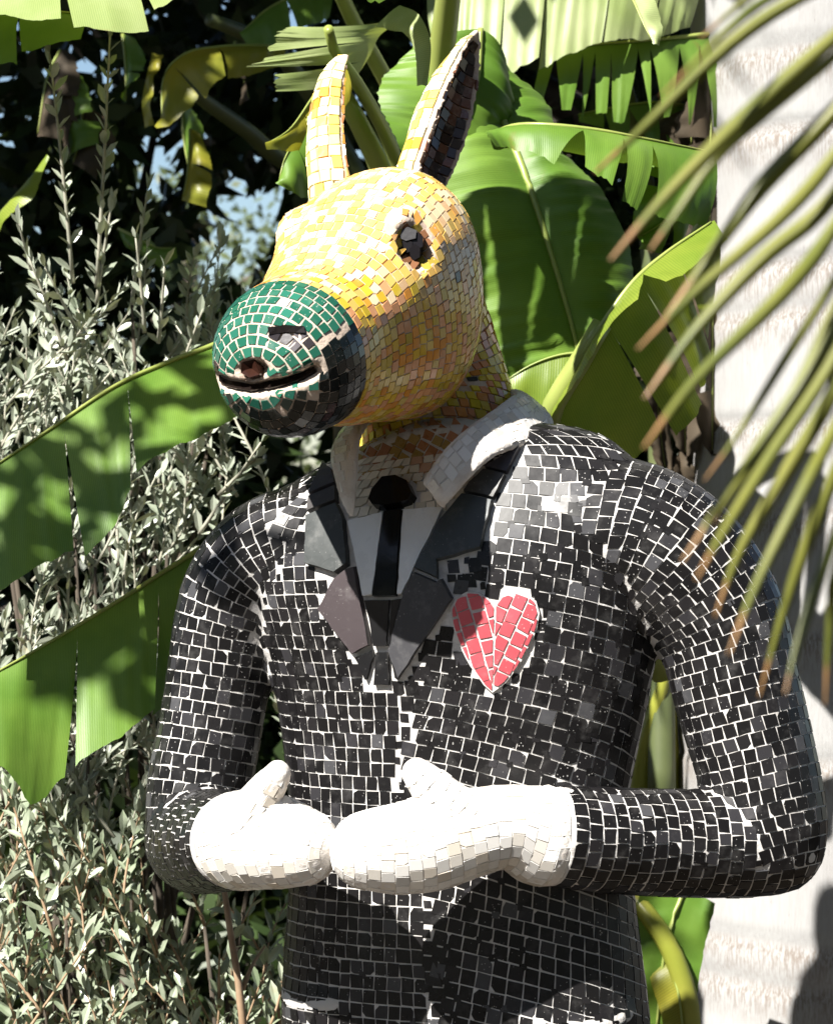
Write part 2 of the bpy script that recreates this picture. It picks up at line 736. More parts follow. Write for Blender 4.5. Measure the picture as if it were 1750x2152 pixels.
head_loft = Loft([
    hring(-172, 10, 30, 30, 40), hring(-158, 10, 80, 92, 110), hring(-110, 5, 146, 158, 225), hring(-40, 0, 184, 198, 288, 2.2),
    hring(50, 0, 198, 206, 312, 2.3), hring(150, 0, 198, 188, 285, 2.3), hring(235, 0, 184, 156, 254, 2.15), hring(320, -4, 166, 136, 222, 2.1),
    hring(395, -8, 164, 146, 184, 2.1), hring(460, -10, 166, 154, 172, 2.1), hring(520, -12, 154, 142, 158, 2.1), hring(565, -14, 126, 116, 130, 2.1),
    hring(592, -14, 84, 78, 88), hring(604, -14, 30, 28, 32)])
brow_l = limb([(668, 500, -0.06, 70), (640, 492, -0.085, 60), (628, 500, -0.10, 50)], ref=(0, -1, 0.2))
brow_r = limb([(878, 452, -0.11, 52), (852, 470, -0.14, 48), (836, 484, -0.16, 40)], ref=(0, -1, 0.2))
neck_loft = limb([(855, 540, 0.03, 130), (880, 660, 0.06, 138), (908, 780, 0.085, 148), (922, 880, 0.075, 160), (922, 1000, 0.05, 165)], ref=(0, -1, 0), caps=(False, False))

MOUTH = [(440, 790), (475, 808), (530, 818), (590, 808), (640, 792), (665, 778)]
EYE = (872, 518)


def carve_head(co, n):
    d = 0.0
    view = (CAMP - co).normalized()
    if n.dot(view) < -0.1:
        return 0
    x, y = pix(co)
    if 430 < x < 770 and 720 < y < 850:
        q = seg_dist(MOUTH, x, y)
        if q < 14:
            d -= 0.016 * (1 - (q / 14) ** 2)
    # nostrils
    for (nx, ny, r, dep) in ((592, 702, 26, 0.007), (532, 778, 24, 0.018)):
        q = math.hypot((x - nx) * 0.7, y - ny)
        if q < r:
            d -= dep * (1 - (q / r) ** 2)
    # eye socket and the brow above it
    ex, ey = x - EYE[0], y - EYE[1]
    ca, sa = math.cos(math.radians(62)), math.sin(math.radians(62))
    a, b = ex * ca + ey * sa, -ex * sa + ey * ca
    q = math.hypot(a / 55, b / 36)
    if q < 1:
        d -= 0.024 * (1 - q * q)
    elif q < 1.9 and y < EYE[1] + 10:
        d += 0.0028 * (1 - abs(q - 1.45) / 0.45)
    return d


head, B_HD = union('head', [head_loft, neck_loft, brow_l, brow_r], M['grout_head'], statue, 0.0045, 8, carve_head)


# --- ears
def ear(pts, open_dir, deep):
    """pts: (px, py, y, half-width, half-thickness); open_dir: world direction the hollow faces"""
    cs = [P(*p[:3]) for p in pts]
    n = len(cs)
    rings = []
    for i, p in enumerate(pts):
        t = (cs[min(i + 1, n - 1)] - cs[max(i - 1, 0)]).normalized()
        od = Vector(open_dir)
        u = (od - t * od.dot(t)).normalized()
        s = u.cross(t)
        rings.append(dict(c=cs[i], s=s, u=u, a=p[3] * U, b=(p[4] * U, p[4] * U), e=2.0))

    def dent(x, y, u, v, r):
        if y > 0 and 0.05 < v < 0.97:
            w = x / max(r[9], 1e-5)
            y = y - deep * (r[11] + r[12]) * max(0, 1 - w * w / 0.72) ** 0.6 * min(1, (v - 0.05) * 8) * min(1, (0.97 - v) * 6)
        return x, y
    return Loft(rings, dent)


ear_l_loft = ear([(710, 450, -0.03, 58, 54), (704, 375, -0.03, 57, 54), (699, 320, -0.02, 57, 52), (699, 260, -0.01, 55, 48), (704, 200, 0.0, 48, 42),
                  (716, 150, 0.008, 34, 30), (728, 122, 0.01, 16, 16), (732, 112, 0.01, 4, 4)], (0.97, 0.16, 0.1), 0.55)
ear_r_loft = ear([(880, 440, -0.04, 60, 54), (890, 375, -0.035, 60, 56), (912, 320, -0.025, 64, 58), (934, 255, -0.01, 66, 60), (958, 190, 0.005, 58, 52),
                  (982, 125, 0.02, 40, 34), (998, 82, 0.028, 19, 17), (1003, 60, 0.03, 5, 5)], (0.80, -0.55, -0.15), 0.66)
ear_l, B_EL = union('ear', [ear_l_loft], M['grout_head'], statue, 0.003, 6)
ear_r, B_ER = union('ear', [ear_r_loft], M['grout_head'], statue, 0.003, 6)

# --- collar: two raised flaps that meet behind the neck


def sheet_loft(stations):
    """a flat band between a top and a bottom edge: ((top px,py,y), (bottom px,py,y), half thickness px)"""
    T = [P(*s[0]) for s in stations]
    Bt = [P(*s[1]) for s in stations]
    n = len(T)
    rings = []
    for i in range(n):
        c_ = (T[i] + Bt[i]) / 2
        u = (Bt[i] - T[i])
        t = ((T[min(i + 1, n - 1)] + Bt[min(i + 1, n - 1)]) - (T[max(i - 1, 0)] + Bt[max(i - 1, 0)])).normalized()
        un = u.normalized()
        s = t.cross(un).normalized()
        rings.append(dict(c=c_, s=s, u=un, a=stations[i][2] * U, b=u.length / 2, e=2.8))
    return Loft(rings)


col_r_loft = sheet_loft([((884, 1012, -0.124), (930, 1074, -0.128), 5), ((900, 990, -0.124), (945, 1055, -0.130), 11), ((930, 948, -0.117), (982, 1012, -0.127), 13), ((978, 902, -0.10), (1035, 962, -0.116), 14),
                         ((1026, 868, -0.07), (1090, 940, -0.090), 15), ((1066, 838, -0.03), (1138, 924, -0.048), 17), ((1082, 828, 0.03), (1160, 898, 0.025), 18), ((1050, 820, 0.09), (1115, 878, 0.125), 16), ((960, 815, 0.13), (960, 872, 0.170), 14)])
col_l_loft = sheet_loft([((742, 1092, -0.130), (730, 1084, -0.128), 4), ((748, 1050, -0.128), (716, 1052, -0.122), 9), ((750, 1000, -0.122), (704, 1008, -0.110), 12), ((754, 942, -0.10), (696, 962, -0.082), 13),
                         ((764, 895, -0.05), (712, 922, -0.035), 14), ((792, 862, 0.02), (752, 890, 0.045), 14), ((862, 830, 0.10), (842, 872, 0.135), 14), ((960, 815, 0.13), (960, 872, 0.170), 14)])
collar, B_CL = union('collar', [col_r_loft, col_l_loft], M['grout_white'], statue, 0.0035, 3)

# --- trousers and shoes below the jacket's hem
legs = []
for sgn in (-1, 1):
    base = P(976, 2200, 0) + LAT * (sgn * 175 * U)
    pts = []
    for z, r in ((base.z + 0.03, 0.088), (0.62, 0.082), (0.46, 0.070), (0.30, 0.066), (0.12, 0.070), (0.075, 0.072)):
        pts.append((Vector((base.x + LAT.x * sgn * 0.01, base.y, z)), r))
    rg = []
    for c, r in pts:
        rg.append(dict(c=c, s=LAT, u=FWD, a=r, b=r * 1.05, e=2.2))
    legs.append(Loft(rg))
    f = Vector((base.x + LAT.x * sgn * 0.01, base.y, 0.045))
    legs.append(Loft([dict(c=f + FWD * d + Vector((0, 0, dz)), s=LAT, u=Vector((0, 0, 1)), a=w, b=(hh, 0.045 + dz), e=2.4)
                      for d, w, hh, dz in ((-0.085, 0.01, 0.02, 0), (-0.075, 0.045, 0.05, 0), (0, 0.055, 0.06, 0), (0.09, 0.058, 0.03, 0), (0.16, 0.045, 0.01, 0), (0.19, 0.01, 0.0, 0))]))
trousers, B_TR = union('trousers', legs, M['grout'], statue, 0.006, 4)
# ------------------------------------------------------------------ slabs on the chest (lapels, shirt, tie) and the heart
def zpoly(pts):      # coordinates read from an enlargement of the chest
    return [(600 + x / 2.893, 840 + y / 2.893) for x, y in pts]


def surf(bvh, x, y):
    p = P(x, y, 0)
    d = (p - CAMP).normalized()
    hit = bvh.ray_cast(CAMP, d)
    if hit[0] is None:
        q = bvh.find_nearest(p)
        return q[0], q[1]
    return hit[0], hit[1]


def clip_half(poly, nx, ny, c):
    out = []
    for i in range(len(poly)):
        a, b = poly[i - 1], poly[i]
        da, db = nx * a[0] + ny * a[1] - c, nx * b[0] + ny * b[1] - c
        if (da > 0) != (db > 0):
            t = da / (da - db)
            out.append((a[0] + (b[0] - a[0]) * t, a[1] + (b[1] - a[1]) * t))
        if db <= 0:
            out.append(b)
    return out


def clip_convex(poly, conv):
    """clip a polygon with a convex polygon"""
    cx = sum(p[0] for p in conv) / len(conv)
    cy = sum(p[1] for p in conv) / len(conv)
    for i in range(len(conv)):
        a, b = conv[i - 1], conv[i]
        nx, ny = b[1] - a[1], -(b[0] - a[0])
        c = nx * a[0] + ny * a[1]
        if nx * cx + ny * cy - c > 0:
            nx, ny, c = -nx, -ny, -c
        poly = clip_half(poly, nx, ny, c)
        if len(poly) < 3:
            return []
    return poly


def slab(name, poly, mat, parent, bvh, h=0.006, colr=(0.02, 0.02, 0.022), flat=0.0, shrink=2.0, rough=1.2, lift=0.0, sag=0.010):
    """a thick plate cut to poly (photograph pixels) and lying on the surface under it"""
    n = len(poly)
    cx = sum(p[0] for p in poly) / n
    cy = sum(p[1] for p in poly) / n
    out = []
    for i in range(n):
        a, b = poly[i], poly[(i + 1) % n]
        L = math.hypot(b[0] - a[0], b[1] - a[1])
        m = max(1, int(L / 16))
        for k in range(m):
            t = k / m
            j = rough if k else 0.3
            out.append((a[0] + (b[0] - a[0]) * t + uni(-j, j), a[1] + (b[1] - a[1]) * t + uni(-j, j)))
    out = [(x - shrink * (x - cx) / max(1, math.hypot(x - cx, y - cy)), y - shrink * (y - cy) / max(1, math.hypot(x - cx, y - cy))) for x, y in out]
    bm = bmesh.new()
    vs = [bm.verts.new((x, y, 0)) for x, y in out]
    try:
        f = bm.faces.new(vs)
    except ValueError:
        bm.free()
        return None
    bmesh.ops.triangulate(bm, faces=[f])
    for it in range(3):
        long_e = [e for e in bm.edges if e.calc_length() > 34 and not e.is_boundary]
        if not long_e:
            break
        bmesh.ops.subdivide_edges(bm, edges=long_e, cuts=1)
        bmesh.ops.triangulate(bm, faces=bm.faces[:])
    bm.verts.ensure_lookup_table()
    pts, nor = [], []
    for v in bm.verts:
        p, nn = surf(bvh, v.co.x, v.co.y)
        pts.append(p)
        nor.append(nn)
    av = sum(nor, Vector()).normalized()
    c = sum(pts, Vector()) / len(pts)
    # flatten towards the slab's own plane
    mx = max((p - c).dot(av) for p in pts)
    top = []
    for p in pts:
        d = (p - c).dot(av)
        q = p + av * (mx * 0.55 - d) * flat
        top.append(q + av * (h + lift))
    nv = len(pts)
    allv = top + [p - av * 0.004 for p in pts]
    faces = []
    for f in bm.faces:
        ids = [v.index for v in f.verts]
        a = (top[ids[1]] - top[ids[0]]).cross(top[ids[2]] - top[ids[0]])
        if a.dot(av) < 0:
            ids.reverse()
        faces.append(tuple(ids))
    for e in bm.edges:
        if e.is_boundary:
            a, b = e.verts[0].index, e.verts[1].index
            faces.append((a, b, b + nv, a + nv))
    bm.free()
    o = mesh_obj(name, [p - c for p in allv], faces, mat, parent, False, [(*colr, 1)] * len(allv), origin=c)
    bm = bmesh.new()
    bm.from_mesh(o.data)
    bmesh.ops.recalc_face_normals(bm, faces=bm.faces)
    bm.to_mesh(o.data)
    bm.free()
    return o


SLATE = (0.054, 0.053, 0.054)
LAPEL = [
    [(252, 408), (300, 440), (325, 532), (165, 600), (182, 540)],
    [(160, 608), (325, 542), (330, 632), (150, 700)],
    [(145, 715), (330, 640), (372, 735), (395, 1012), (320, 1065), (135, 1010)],
    [(320, 1078), (395, 1022), (437, 1010), (475, 1205), (528, 1490), (430, 1545), (215, 1270)],
    [(1215, 425), (1430, 300), (1350, 458)],
    [(1212, 436), (1345, 468), (1272, 612), (1090, 572), (1120, 520)],
    [(1085, 582), (1265, 622), (1195, 908), (1040, 958), (925, 985), (930, 1095), (792, 1035), (950, 740)],
    [(792, 1045), (930, 1106), (960, 1085), (1025, 1205), (700, 1690), (640, 1525), (715, 1220)],
]
VEST = [[(488, 1215), (640, 1212), (625, 1500), (545, 1500), (515, 1330)], [(650, 1212), (712, 1205), (640, 1505), (634, 1500)],
        [(430, 1562), (540, 1515), (548, 1560), (500, 1705), (492, 1700)], [(640, 1535), (752, 1592), (692, 1705), (672, 1690)],
        [(560, 1530), (630, 1530), (640, 1736), (545, 1736)]]
SHIRT = [[(385, 742), (604, 688), (572, 950), (540, 1195), (482, 1205), (440, 1008)], [(726, 672), (968, 655), (800, 1010), (716, 1195), (690, 1195), (704, 900)]]
TIE = [(615, 686), (718, 673), (700, 900), (682, 1200), (542, 1204), (573, 950)]
KNOT = [(538, 640), (560, 580), (620, 508), (700, 496), (770, 530), (800, 600), (775, 648), (720, 664), (620, 680), (560, 672)]
LAPEL, VEST, SHIRT = [[zpoly(p) for p in q] for q in (LAPEL, VEST, SHIRT)]
TIE, KNOT = zpoly(TIE), zpoly(KNOT)
HEART = [(1040, 1276), (1056, 1254), (1080, 1245), (1106, 1250), (1124, 1266), (1131, 1290), (1126, 1318), (1112, 1352), (1088, 1398), (1062, 1432), (1036, 1452),
         (1018, 1436), (990, 1396), (966, 1346), (954, 1308), (952, 1280), (962, 1258), (984, 1246), (1008, 1248), (1028, 1260)]
CHEST_FRONT = [(708, 960), (745, 1010), (760, 960), (960, 960), (1010, 1010), (935, 1075), (930, 1074), (733, 1096), (722, 1060)]
COVER = LAPEL + VEST + SHIRT + [TIE, KNOT]
COVER_BB = [(min(p[0] for p in q), max(p[0] for p in q), min(p[1] for p in q), max(p[1] for p in q)) for q in COVER + [HEART, CHEST_FRONT]]


def covered(x, y, m):
    for q, bb in zip(COVER + [HEART, CHEST_FRONT], COVER_BB):
        if bb[0] - m < x < bb[1] + m and bb[2] - m < y < bb[3] + m:
            if inside(q, x, y) or seg_dist(q, x, y, True) < m:
                return True
    return False


for q in LAPEL:
    o = slab('lapel_slab', q, M['slate'], jacket, B_JK, 0.008, tuple(x * uni(0.85, 1.2) for x in SLATE), flat=0.22, lift=0.001, shrink=1.2)
for q in SHIRT:
    slab('shirt_slab', q, M['white'], jacket, B_JK, 0.005, (0.74, 0.75, 0.76), flat=0.3, shrink=1.5)
for k, q in enumerate(VEST):
    slab('waistcoat_slab', q, M['black' if k < 2 else 'suit'], jacket, B_JK, 0.005, (0.012, 0.012, 0.013), flat=0.3, shrink=1.5)
tie = slab('tie', TIE, M['black'], statue, B_JK, 0.007, (0.006, 0.006, 0.006), flat=0.3, shrink=1.0, rough=0.5)
slab('tie_knot', KNOT, M['black'], tie, B_JK, 0.016, (0.004, 0.004, 0.004), flat=0.2, shrink=0, rough=0.4)

# heart: a low cement bed and red tiles in two fans
heart = slab('heart', [(x + (x - 1040) * 0.04, y + (y - 1340) * 0.03) for x, y in HEART], M['grout'], statue, B_JK, 0.0035, (1, 1, 1), shrink=0, rough=1.0)
half_l = [(1040, 1276), (1028, 1260), (1008, 1248), (984, 1246), (962, 1258), (952, 1280), (954, 1308), (966, 1346), (990, 1396), (1018, 1436), (1036, 1452), (1037, 1400)]
half_r = [(1040, 1276), (1056, 1254), (1080, 1245), (1106, 1250), (1124, 1266), (1131, 1290), (1126, 1318), (1112, 1352), (1088, 1398), (1062, 1432), (1036, 1452), (1038, 1400)]


def heart_fan(half, ang, ox):
    ca, sa = math.cos(ang), math.sin(ang)
    w, hh = 30.0, 31.0
    for i in range(-8, 9):
        for j in range(-8, 9):
            jj = (i % 2) * 9.0
            cell = [(i * w, j * hh + jj), ((i + 1) * w, j * hh + jj + uni(-3, 3)), ((i + 1) * w + uni(-2, 2), (j + 1) * hh + jj), (i * w, (j + 1) * hh + jj + uni(-3, 3))]
            cell = [(1040 + ox + x * ca - y * sa, 1330 + x * sa + y * ca) for x, y in cell]
            q = clip_convex(cell, half)
            if len(q) < 3:
                continue
            cx = sum(p[0] for p in q) / len(q)
            cy = sum(p[1] for p in q) / len(q)
            ar = abs(sum(q[k - 1][0] * q[k][1] - q[k][0] * q[k - 1][1] for k in range(len(q)))) / 2
            if ar < 90:
                continue
            q = [(x + (cx - x) * 0.11, y + (cy - y) * 0.11) for x, y in q]
            t = uni(0.85, 1.12)
            slab('heart_tile', q, M['red'], heart, B_JK, 0.0047, (0.55 * t, 0.085 * t, 0.105 * t), flat=0.3, shrink=0.6, rough=0.5)


heart_fan(half_l, math.radians(-16), -4)
heart_fan(half_r, math.radians(24), 6)


# ------------------------------------------------------------------ tiles
def pickc(*opts):
    r = rnd() * sum(o[0] for o in opts)
    for w, c in opts:
        r -= w
        if r <= 0:
            break
    t = uni(0.88, 1.12)
    return tuple(min(1, x * t) for x in c)


def c_suit(c, n):
    return pickc((6, (0.0085, 0.008, 0.0085)), (2.2, (0.014, 0.013, 0.014)), (0.8, (0.028, 0.027, 0.030)), (0.3, (0.06, 0.06, 0.065)))


def c_head(c, n):
    x, y = pix(c)
    if rnd() < min(1.0, max(0.0, (y - 560) / 90.0)) or c.y > 0.02:      # cheeks and jaw are set in stronger colours than the crown
        return pickc((3.0, (0.74, 0.48, 0.045)), (1.5, (0.58, 0.42, 0.04)), (1.2, (0.78, 0.58, 0.18)), (2.0, (0.76, 0.32, 0.045)), (2.4, (0.74, 0.36, 0.17)), (0.06, (0.03, 0.03, 0.03)))
    return pickc((3.4, (0.76, 0.47, 0.12)), (4.2, (0.80, 0.63, 0.40)), (1.2, (0.66, 0.46, 0.13)), (0.8, (0.74, 0.38, 0.09)), (0.8, (0.74, 0.48, 0.26)), (0.06, (0.03, 0.03, 0.03)))


def c_neck(c, n):
    return pickc((3.0, (0.66, 0.50, 0.03)), (1.0, (0.76, 0.56, 0.08)), (1.5, (0.66, 0.26, 0.05)), (2.0, (0.66, 0.28, 0.13)), (0.08, (0.03, 0.03, 0.03)))


def c_ear(c, n):
    return pickc((3.0, (0.83, 0.73, 0.34)), (1.6, (0.80, 0.58, 0.12)), (1.6, (0.84, 0.78, 0.52)), (0.5, (0.72, 0.30, 0.04)), (0.12, (0.8, 0.8, 0.8)))


def c_ear_in(c, n):
    if c.x < -0.04:
        return pickc((2, (0.55, 0.26, 0.05)), (1, (0.40, 0.16, 0.06)), (1, (0.62, 0.48, 0.10)))
    return pickc((3.0, (0.05, 0.03, 0.02)), (1.2, (0.16, 0.07, 0.04)), (0.2, (0.45, 0.22, 0.06)))


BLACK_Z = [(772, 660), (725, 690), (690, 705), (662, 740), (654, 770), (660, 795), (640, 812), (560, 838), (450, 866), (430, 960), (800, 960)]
LIP_Z = [(440, 826), (520, 838), (590, 834), (650, 805), (664, 800), (672, 815), (600, 852), (540, 862), (450, 860)]
NOSTRIL_Z = [(572, 694), (630, 690), (652, 712), (655, 735), (585, 738), (574, 716)]


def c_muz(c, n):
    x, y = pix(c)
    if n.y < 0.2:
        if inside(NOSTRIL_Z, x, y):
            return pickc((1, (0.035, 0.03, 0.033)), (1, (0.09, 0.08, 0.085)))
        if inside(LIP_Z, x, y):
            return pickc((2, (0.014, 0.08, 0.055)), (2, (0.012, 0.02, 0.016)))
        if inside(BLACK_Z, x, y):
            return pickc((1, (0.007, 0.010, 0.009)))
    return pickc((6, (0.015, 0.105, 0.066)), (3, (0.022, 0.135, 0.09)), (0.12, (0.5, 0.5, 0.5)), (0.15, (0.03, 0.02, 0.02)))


def c_white(c, n):
    return pickc((6, (0.76, 0.74, 0.71)), (3, (0.72, 0.68, 0.62)), (1.0, (0.64, 0.58, 0.50)))


def front(n):
    return n.y < 0.15


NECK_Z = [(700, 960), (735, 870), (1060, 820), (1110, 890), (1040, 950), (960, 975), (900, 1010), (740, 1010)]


def sk_jacket(c, n):
    x, y = pix(c)
    if n.y < 0.6 and (inside(NECK_Z, x, y) or (front(n) and covered(x, y, 12))):
        return True
    # bare cement around the armpits and where tiles have come off
    q = noise.noise(c * 17.0) + 0.5 * noise.noise(c * 41.0)
    return q > 0.94


occ = Grid(0.02)
PXS = U
# front plaid panels of the jacket: the wearer's left panel is laid on a slant, the other on the level


def warp_right(a, b):
    # rows drop towards the side seam, columns lean towards the front
    return (a + (b - 0.45) * 0.15, b + (0.26 - a) * 0.28)


SEAM = [(990, 1150), (950, 1240), (868, 1400), (852, 1500), (842, 1600), (850, 1700), (880, 1850), (905, 2000), (915, 2300)]


def seam_x(y):
    return float(np.interp(y, [p[1] for p in SEAM], [p[0] for p in SEAM]))


def sk_right(c, n):
    x, y = pix(c)
    if n.y > 0.5 or (y > 1130 and x < seam_x(y) + 12):
        return True
    return sk_jacket(c, n)


def sk_left(c, n):
    x, y = pix(c)
    if n.y < 0.1 and y > 1130 and x > seam_x(y) - 10:
        return True
    return sk_jacket(c, n)


KW = dict(occ=occ, tol=0.010, gap=0.00065, h=0.0010, tilt=0.02)
lay(torso, B_JK, 'suit', 32.5 * PXS, c_suit, v=(-0.02, 1.0), u=(-0.12, 0.40), skip=sk_right, jit=0.06, warp=lambda a, b: (warp_right(a, b)[0], min(0.97, max(0.04, warp_right(a, b)[1]))), **KW)
lay(arm_r_up, B_JK, 'suit', 29.5 * PXS * 0.97, c_suit, v=(0.12, 0.985), skip=sk_jacket, jit=0.10, **KW)
lay(arm_l_up, B_JK, 'suit', 29 * PXS, c_suit, v=(0.16, 0.985), skip=sk_jacket, jit=0.10, **KW)
lay(arm_r_fore, B_JK, 'suit', 30 * PXS * 0.96, c_suit, v=(0.02, 0.99), skip=sk_jacket, jit=0.10, **KW)
lay(arm_l_fore, B_JK, 'suit', 27 * PXS, c_suit, v=(0.02, 0.98), skip=sk_jacket, jit=0.10, **KW)
lay(torso, B_JK, 'suit', 29 * PXS, c_suit, v=(0.05, 0.99), u=(0.20, 0.56), skip=sk_left, jit=0.09, **KW)
lay(torso, B_JK, 'suit', 31 * PXS, c_suit, v=(0.05, 0.99), u=(0.0, 1.0), skip=sk_jacket, jit=0.10, **KW)
for k in range(2):      # cut pieces fill what the courses leave open
    for lf in (torso, arm_r_up, arm_l_up, arm_r_fore):
        lay(lf, B_JK, 'suit', (21 - 4 * k) * PXS, c_suit, v=(0.06, 0.985), skip=sk_jacket, jit=0.14, occ_k=1.08, **KW)

# gloves
occ2 = Grid(0.02)
for lf, bv, cl in ((th_r, B_GR, 'glove_r'), (gl_r, B_GR, 'glove_r')):
    lay(lf, bv, cl, 25 * PXS, c_white, v=(0.03, 0.985), occ=occ2, tol=0.006, jit=0.08, gap=0.0003, tilt=0.014, h=0.0008)
for lf, bv, cl in ((th_l, B_GL, 'glove_l'), (gl_l, B_GL, 'glove_l')):
    lay(lf, bv, cl, 26 * PXS, c_white, v=(0.03, 0.985), occ=occ2, tol=0.006, jit=0.08, gap=0.0003, tilt=0.014, h=0.0008)


# head: yellow down to the muzzle's edge, green in front of it
def eye_q(x, y):
    ex, ey = x - EYE[0], y - EYE[1]
    ca, sa = math.cos(math.radians(62)), math.sin(math.radians(62))
    return math.hypot((ex * ca + ey * sa) / 55, (-ex * sa + ey * ca) / 36)


def sk_head(c, n):
    x, y = pix(c)
    if n.y < 0.3 and eye_q(x, y) < 1.05:
        return True
    return False


def sk_muz(c, n):
    x, y = pix(c)
    if n.y < 0.3:
        if seg_dist(MOUTH, x, y) < 11:
            return True
        if math.hypot((x - 532) * 0.8, y - 780) < 27:
            return True
    return False


slab('mouth_shade', [(450, 784), (480, 801), (530, 811), (590, 802), (640, 786), (664, 774), (667, 781), (640, 798), (590, 815), (530, 825), (480, 815), (450, 797)], M['black'], head, B_HD,
     0.004, (0.010, 0.007, 0.006), shrink=0, rough=1.5)  # black strip laid in the groove stands for the shade between the lips
slab('nostril_shade', [(514, 766), (540, 760), (556, 772), (552, 792), (530, 798), (512, 788)], M['black'], head, B_HD, 0.009, (0.03, 0.012, 0.008), shrink=0, rough=1.5)  # dark brown plate stands for the shade and broken brown inside the hole
slab('nostril_shade', [(563, 688), (600, 683), (640, 686), (642, 700), (600, 699), (566, 704)], M['black'], head, B_HD, 0.0035, (0.012, 0.010, 0.010), shrink=0, rough=1.2)  # thin black strip stands for the shade under the nostril's overhang


def px_tiles(cls, bvh, x0, x1, y0, y1, size, ang, want, colorf, occ, occ_r, gap=0.0006, h=0.0012, depth=0.02):
    """hand-set tiles in a small region: a turned grid laid on the surface"""
    ca, sa = math.cos(ang), math.sin(ang)
    cx, cy = (x0 + x1) / 2, (y0 + y1) / 2
    m = int(max(x1 - x0, y1 - y0) / size) + 1
    for i in range(-m, m):
        for j in range(-m, m):
            jj = uni(-0.2, 0.2) * size
            cell = [(i * size, j * size + jj), ((i + 1) * size, j * size + jj), ((i + 1) * size, (j + 1) * size + jj), (i * size, (j + 1) * size + jj)]
            q = [(cx + x * ca - y * sa + uni(-1.5, 1.5), cy + x * sa + y * ca + uni(-1.5, 1.5)) for x, y in cell]
            mx, my = sum(p[0] for p in q) / 4, sum(p[1] for p in q) / 4
            if not (x0 < mx < x1 and y0 < my < y1) or not want(mx, my):
                continue
            add_tile(cls, [surf(bvh, x, y)[0] for x, y in q], bvh, colorf, gap, h, 0.05, occ, occ_r, depth)


occ3 = Grid(0.02)
VM = 0.655
def dark_side(c, n):
    x, y = pix(c)
    return n.y >= 0.2 or (inside(BLACK_Z, x, y) and not inside(LIP_Z, x, y))


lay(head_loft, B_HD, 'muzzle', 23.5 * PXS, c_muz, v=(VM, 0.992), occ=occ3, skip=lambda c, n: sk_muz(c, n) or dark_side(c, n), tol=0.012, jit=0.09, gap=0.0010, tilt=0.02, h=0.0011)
lay(head_loft, B_HD, 'muzzle', 23.5 * PXS, c_muz, v=(VM, 0.992), occ=occ3, skip=lambda c, n: sk_muz(c, n) or not dark_side(c, n), tol=0.012, jit=0.05, gap=0.0003, tilt=0.012, h=0.0011, occ_k=0.8)  # tighter joints hide the pale grout, standing in for shade on this side
lay(head_loft, B_HD, 'head', 22 * PXS, c_head, v=(0.02, VM), occ=occ3, skip=sk_head, tol=0.012, jit=0.12, gap=0.0006, tilt=0.022, h=0.0010)
lay(brow_l, B_HD, 'head', 22 * PXS, c_head, v=(0.05, 0.95), occ=occ3, skip=sk_head, tol=0.008, jit=0.12, gap=0.0006, tilt=0.022, h=0.0010)
lay(brow_r, B_HD, 'head', 22 * PXS, c_head, v=(0.05, 0.95), occ=occ3, skip=sk_head, tol=0.012, jit=0.12, gap=0.0006, tilt=0.022, h=0.0010)
lay(neck_loft, B_HD, 'head', 24 * PXS, c_neck, v=(0.02, 0.96), occ=occ3, tol=0.012, jit=0.14, gap=0.0007, tilt=0.05, warp=lambda a, b: (a + b * 0.08, b))
def c_socket(c, n):
    return pickc((3, (0.30, 0.17, 0.05)), (3, (0.40, 0.30, 0.05)), (2, (0.22, 0.10, 0.05)))


px_tiles('head', B_HD, EYE[0] - 70, EYE[0] + 70, EYE[1] - 80, EYE[1] + 80, 19, 0.9, lambda x, y: 0.30 < eye_q(x, y) < 1.0, c_socket, occ3, 0.006)
px_tiles('head', B_HD, EYE[0] - 110, EYE[0] + 110, EYE[1] - 110, EYE[1] + 110, 21, 0.5, lambda x, y: 0.95 < eye_q(x, y) < 1.7, c_head, occ3, 0.0085)
px_tiles('head', B_HD, EYE[0] - 90, EYE[0] + 90, EYE[1] - 95, EYE[1] + 95, 14, 0.2, lambda x, y: 0.75 < eye_q(x, y) < 1.6, lambda c, n: pickc((2, (0.62, 0.40, 0.10)), (1, (0.50, 0.24, 0.06))), occ3, 0.0072, gap=0.0004)
px_tiles('muzzle', B_HD, 445, 690, 760, 860, 15, -0.15, lambda x, y: 12 < seg_dist(MOUTH, x, y) < 42 and math.hypot(x - 532, y - 778) > 36, c_muz, occ3, 0.0078, gap=0.0007)
px_tiles('muzzle', B_HD, 450, 680, 740, 850, 20, -0.1, lambda x, y: 12 < seg_dist(MOUTH, x, y) < 40 and math.hypot(x - 532, y - 778) > 40, c_muz, occ3, 0.0095)
for lf, bv, cl in ((ear_l_loft, B_EL, 'ear_l'), (ear_r_loft, B_ER, 'ear_r')):
    oc = Grid(0.02)
    lay(lf, bv, cl, 23 * PXS, c_ear, v=(0.02, 0.985), u=(0.47, 1.03), occ=oc, tol=0.005, jit=0.1, gap=0.0004, tilt=0.05)
    lay(lf, bv, cl, 24 * PXS, c_ear_in, v=(0.04, 0.96), u=(0.05, 0.45), occ=oc, tol=0.006, jit=0.14, gap=0.0006, tilt=0.06)

# collar and shirt front
occ4 = Grid(0.02)
lay(col_r_loft, B_CL, 'collar', 23 * PXS, c_white, v=(0.02, 0.99), occ=occ4, tol=0.006, gap=0.0005, h=0.0008, tilt=0.012)
lay(col_l_loft, B_CL, 'collar', 23 * PXS, c_white, v=(0.02, 0.99), occ=occ4, tol=0.006, gap=0.0005, h=0.0008, tilt=0.012)


def c_cream(c, n):
    return pickc((3, (0.60, 0.54, 0.44)), (3, (0.68, 0.62, 0.52)), (0.6, (0.5, 0.3, 0.2)))


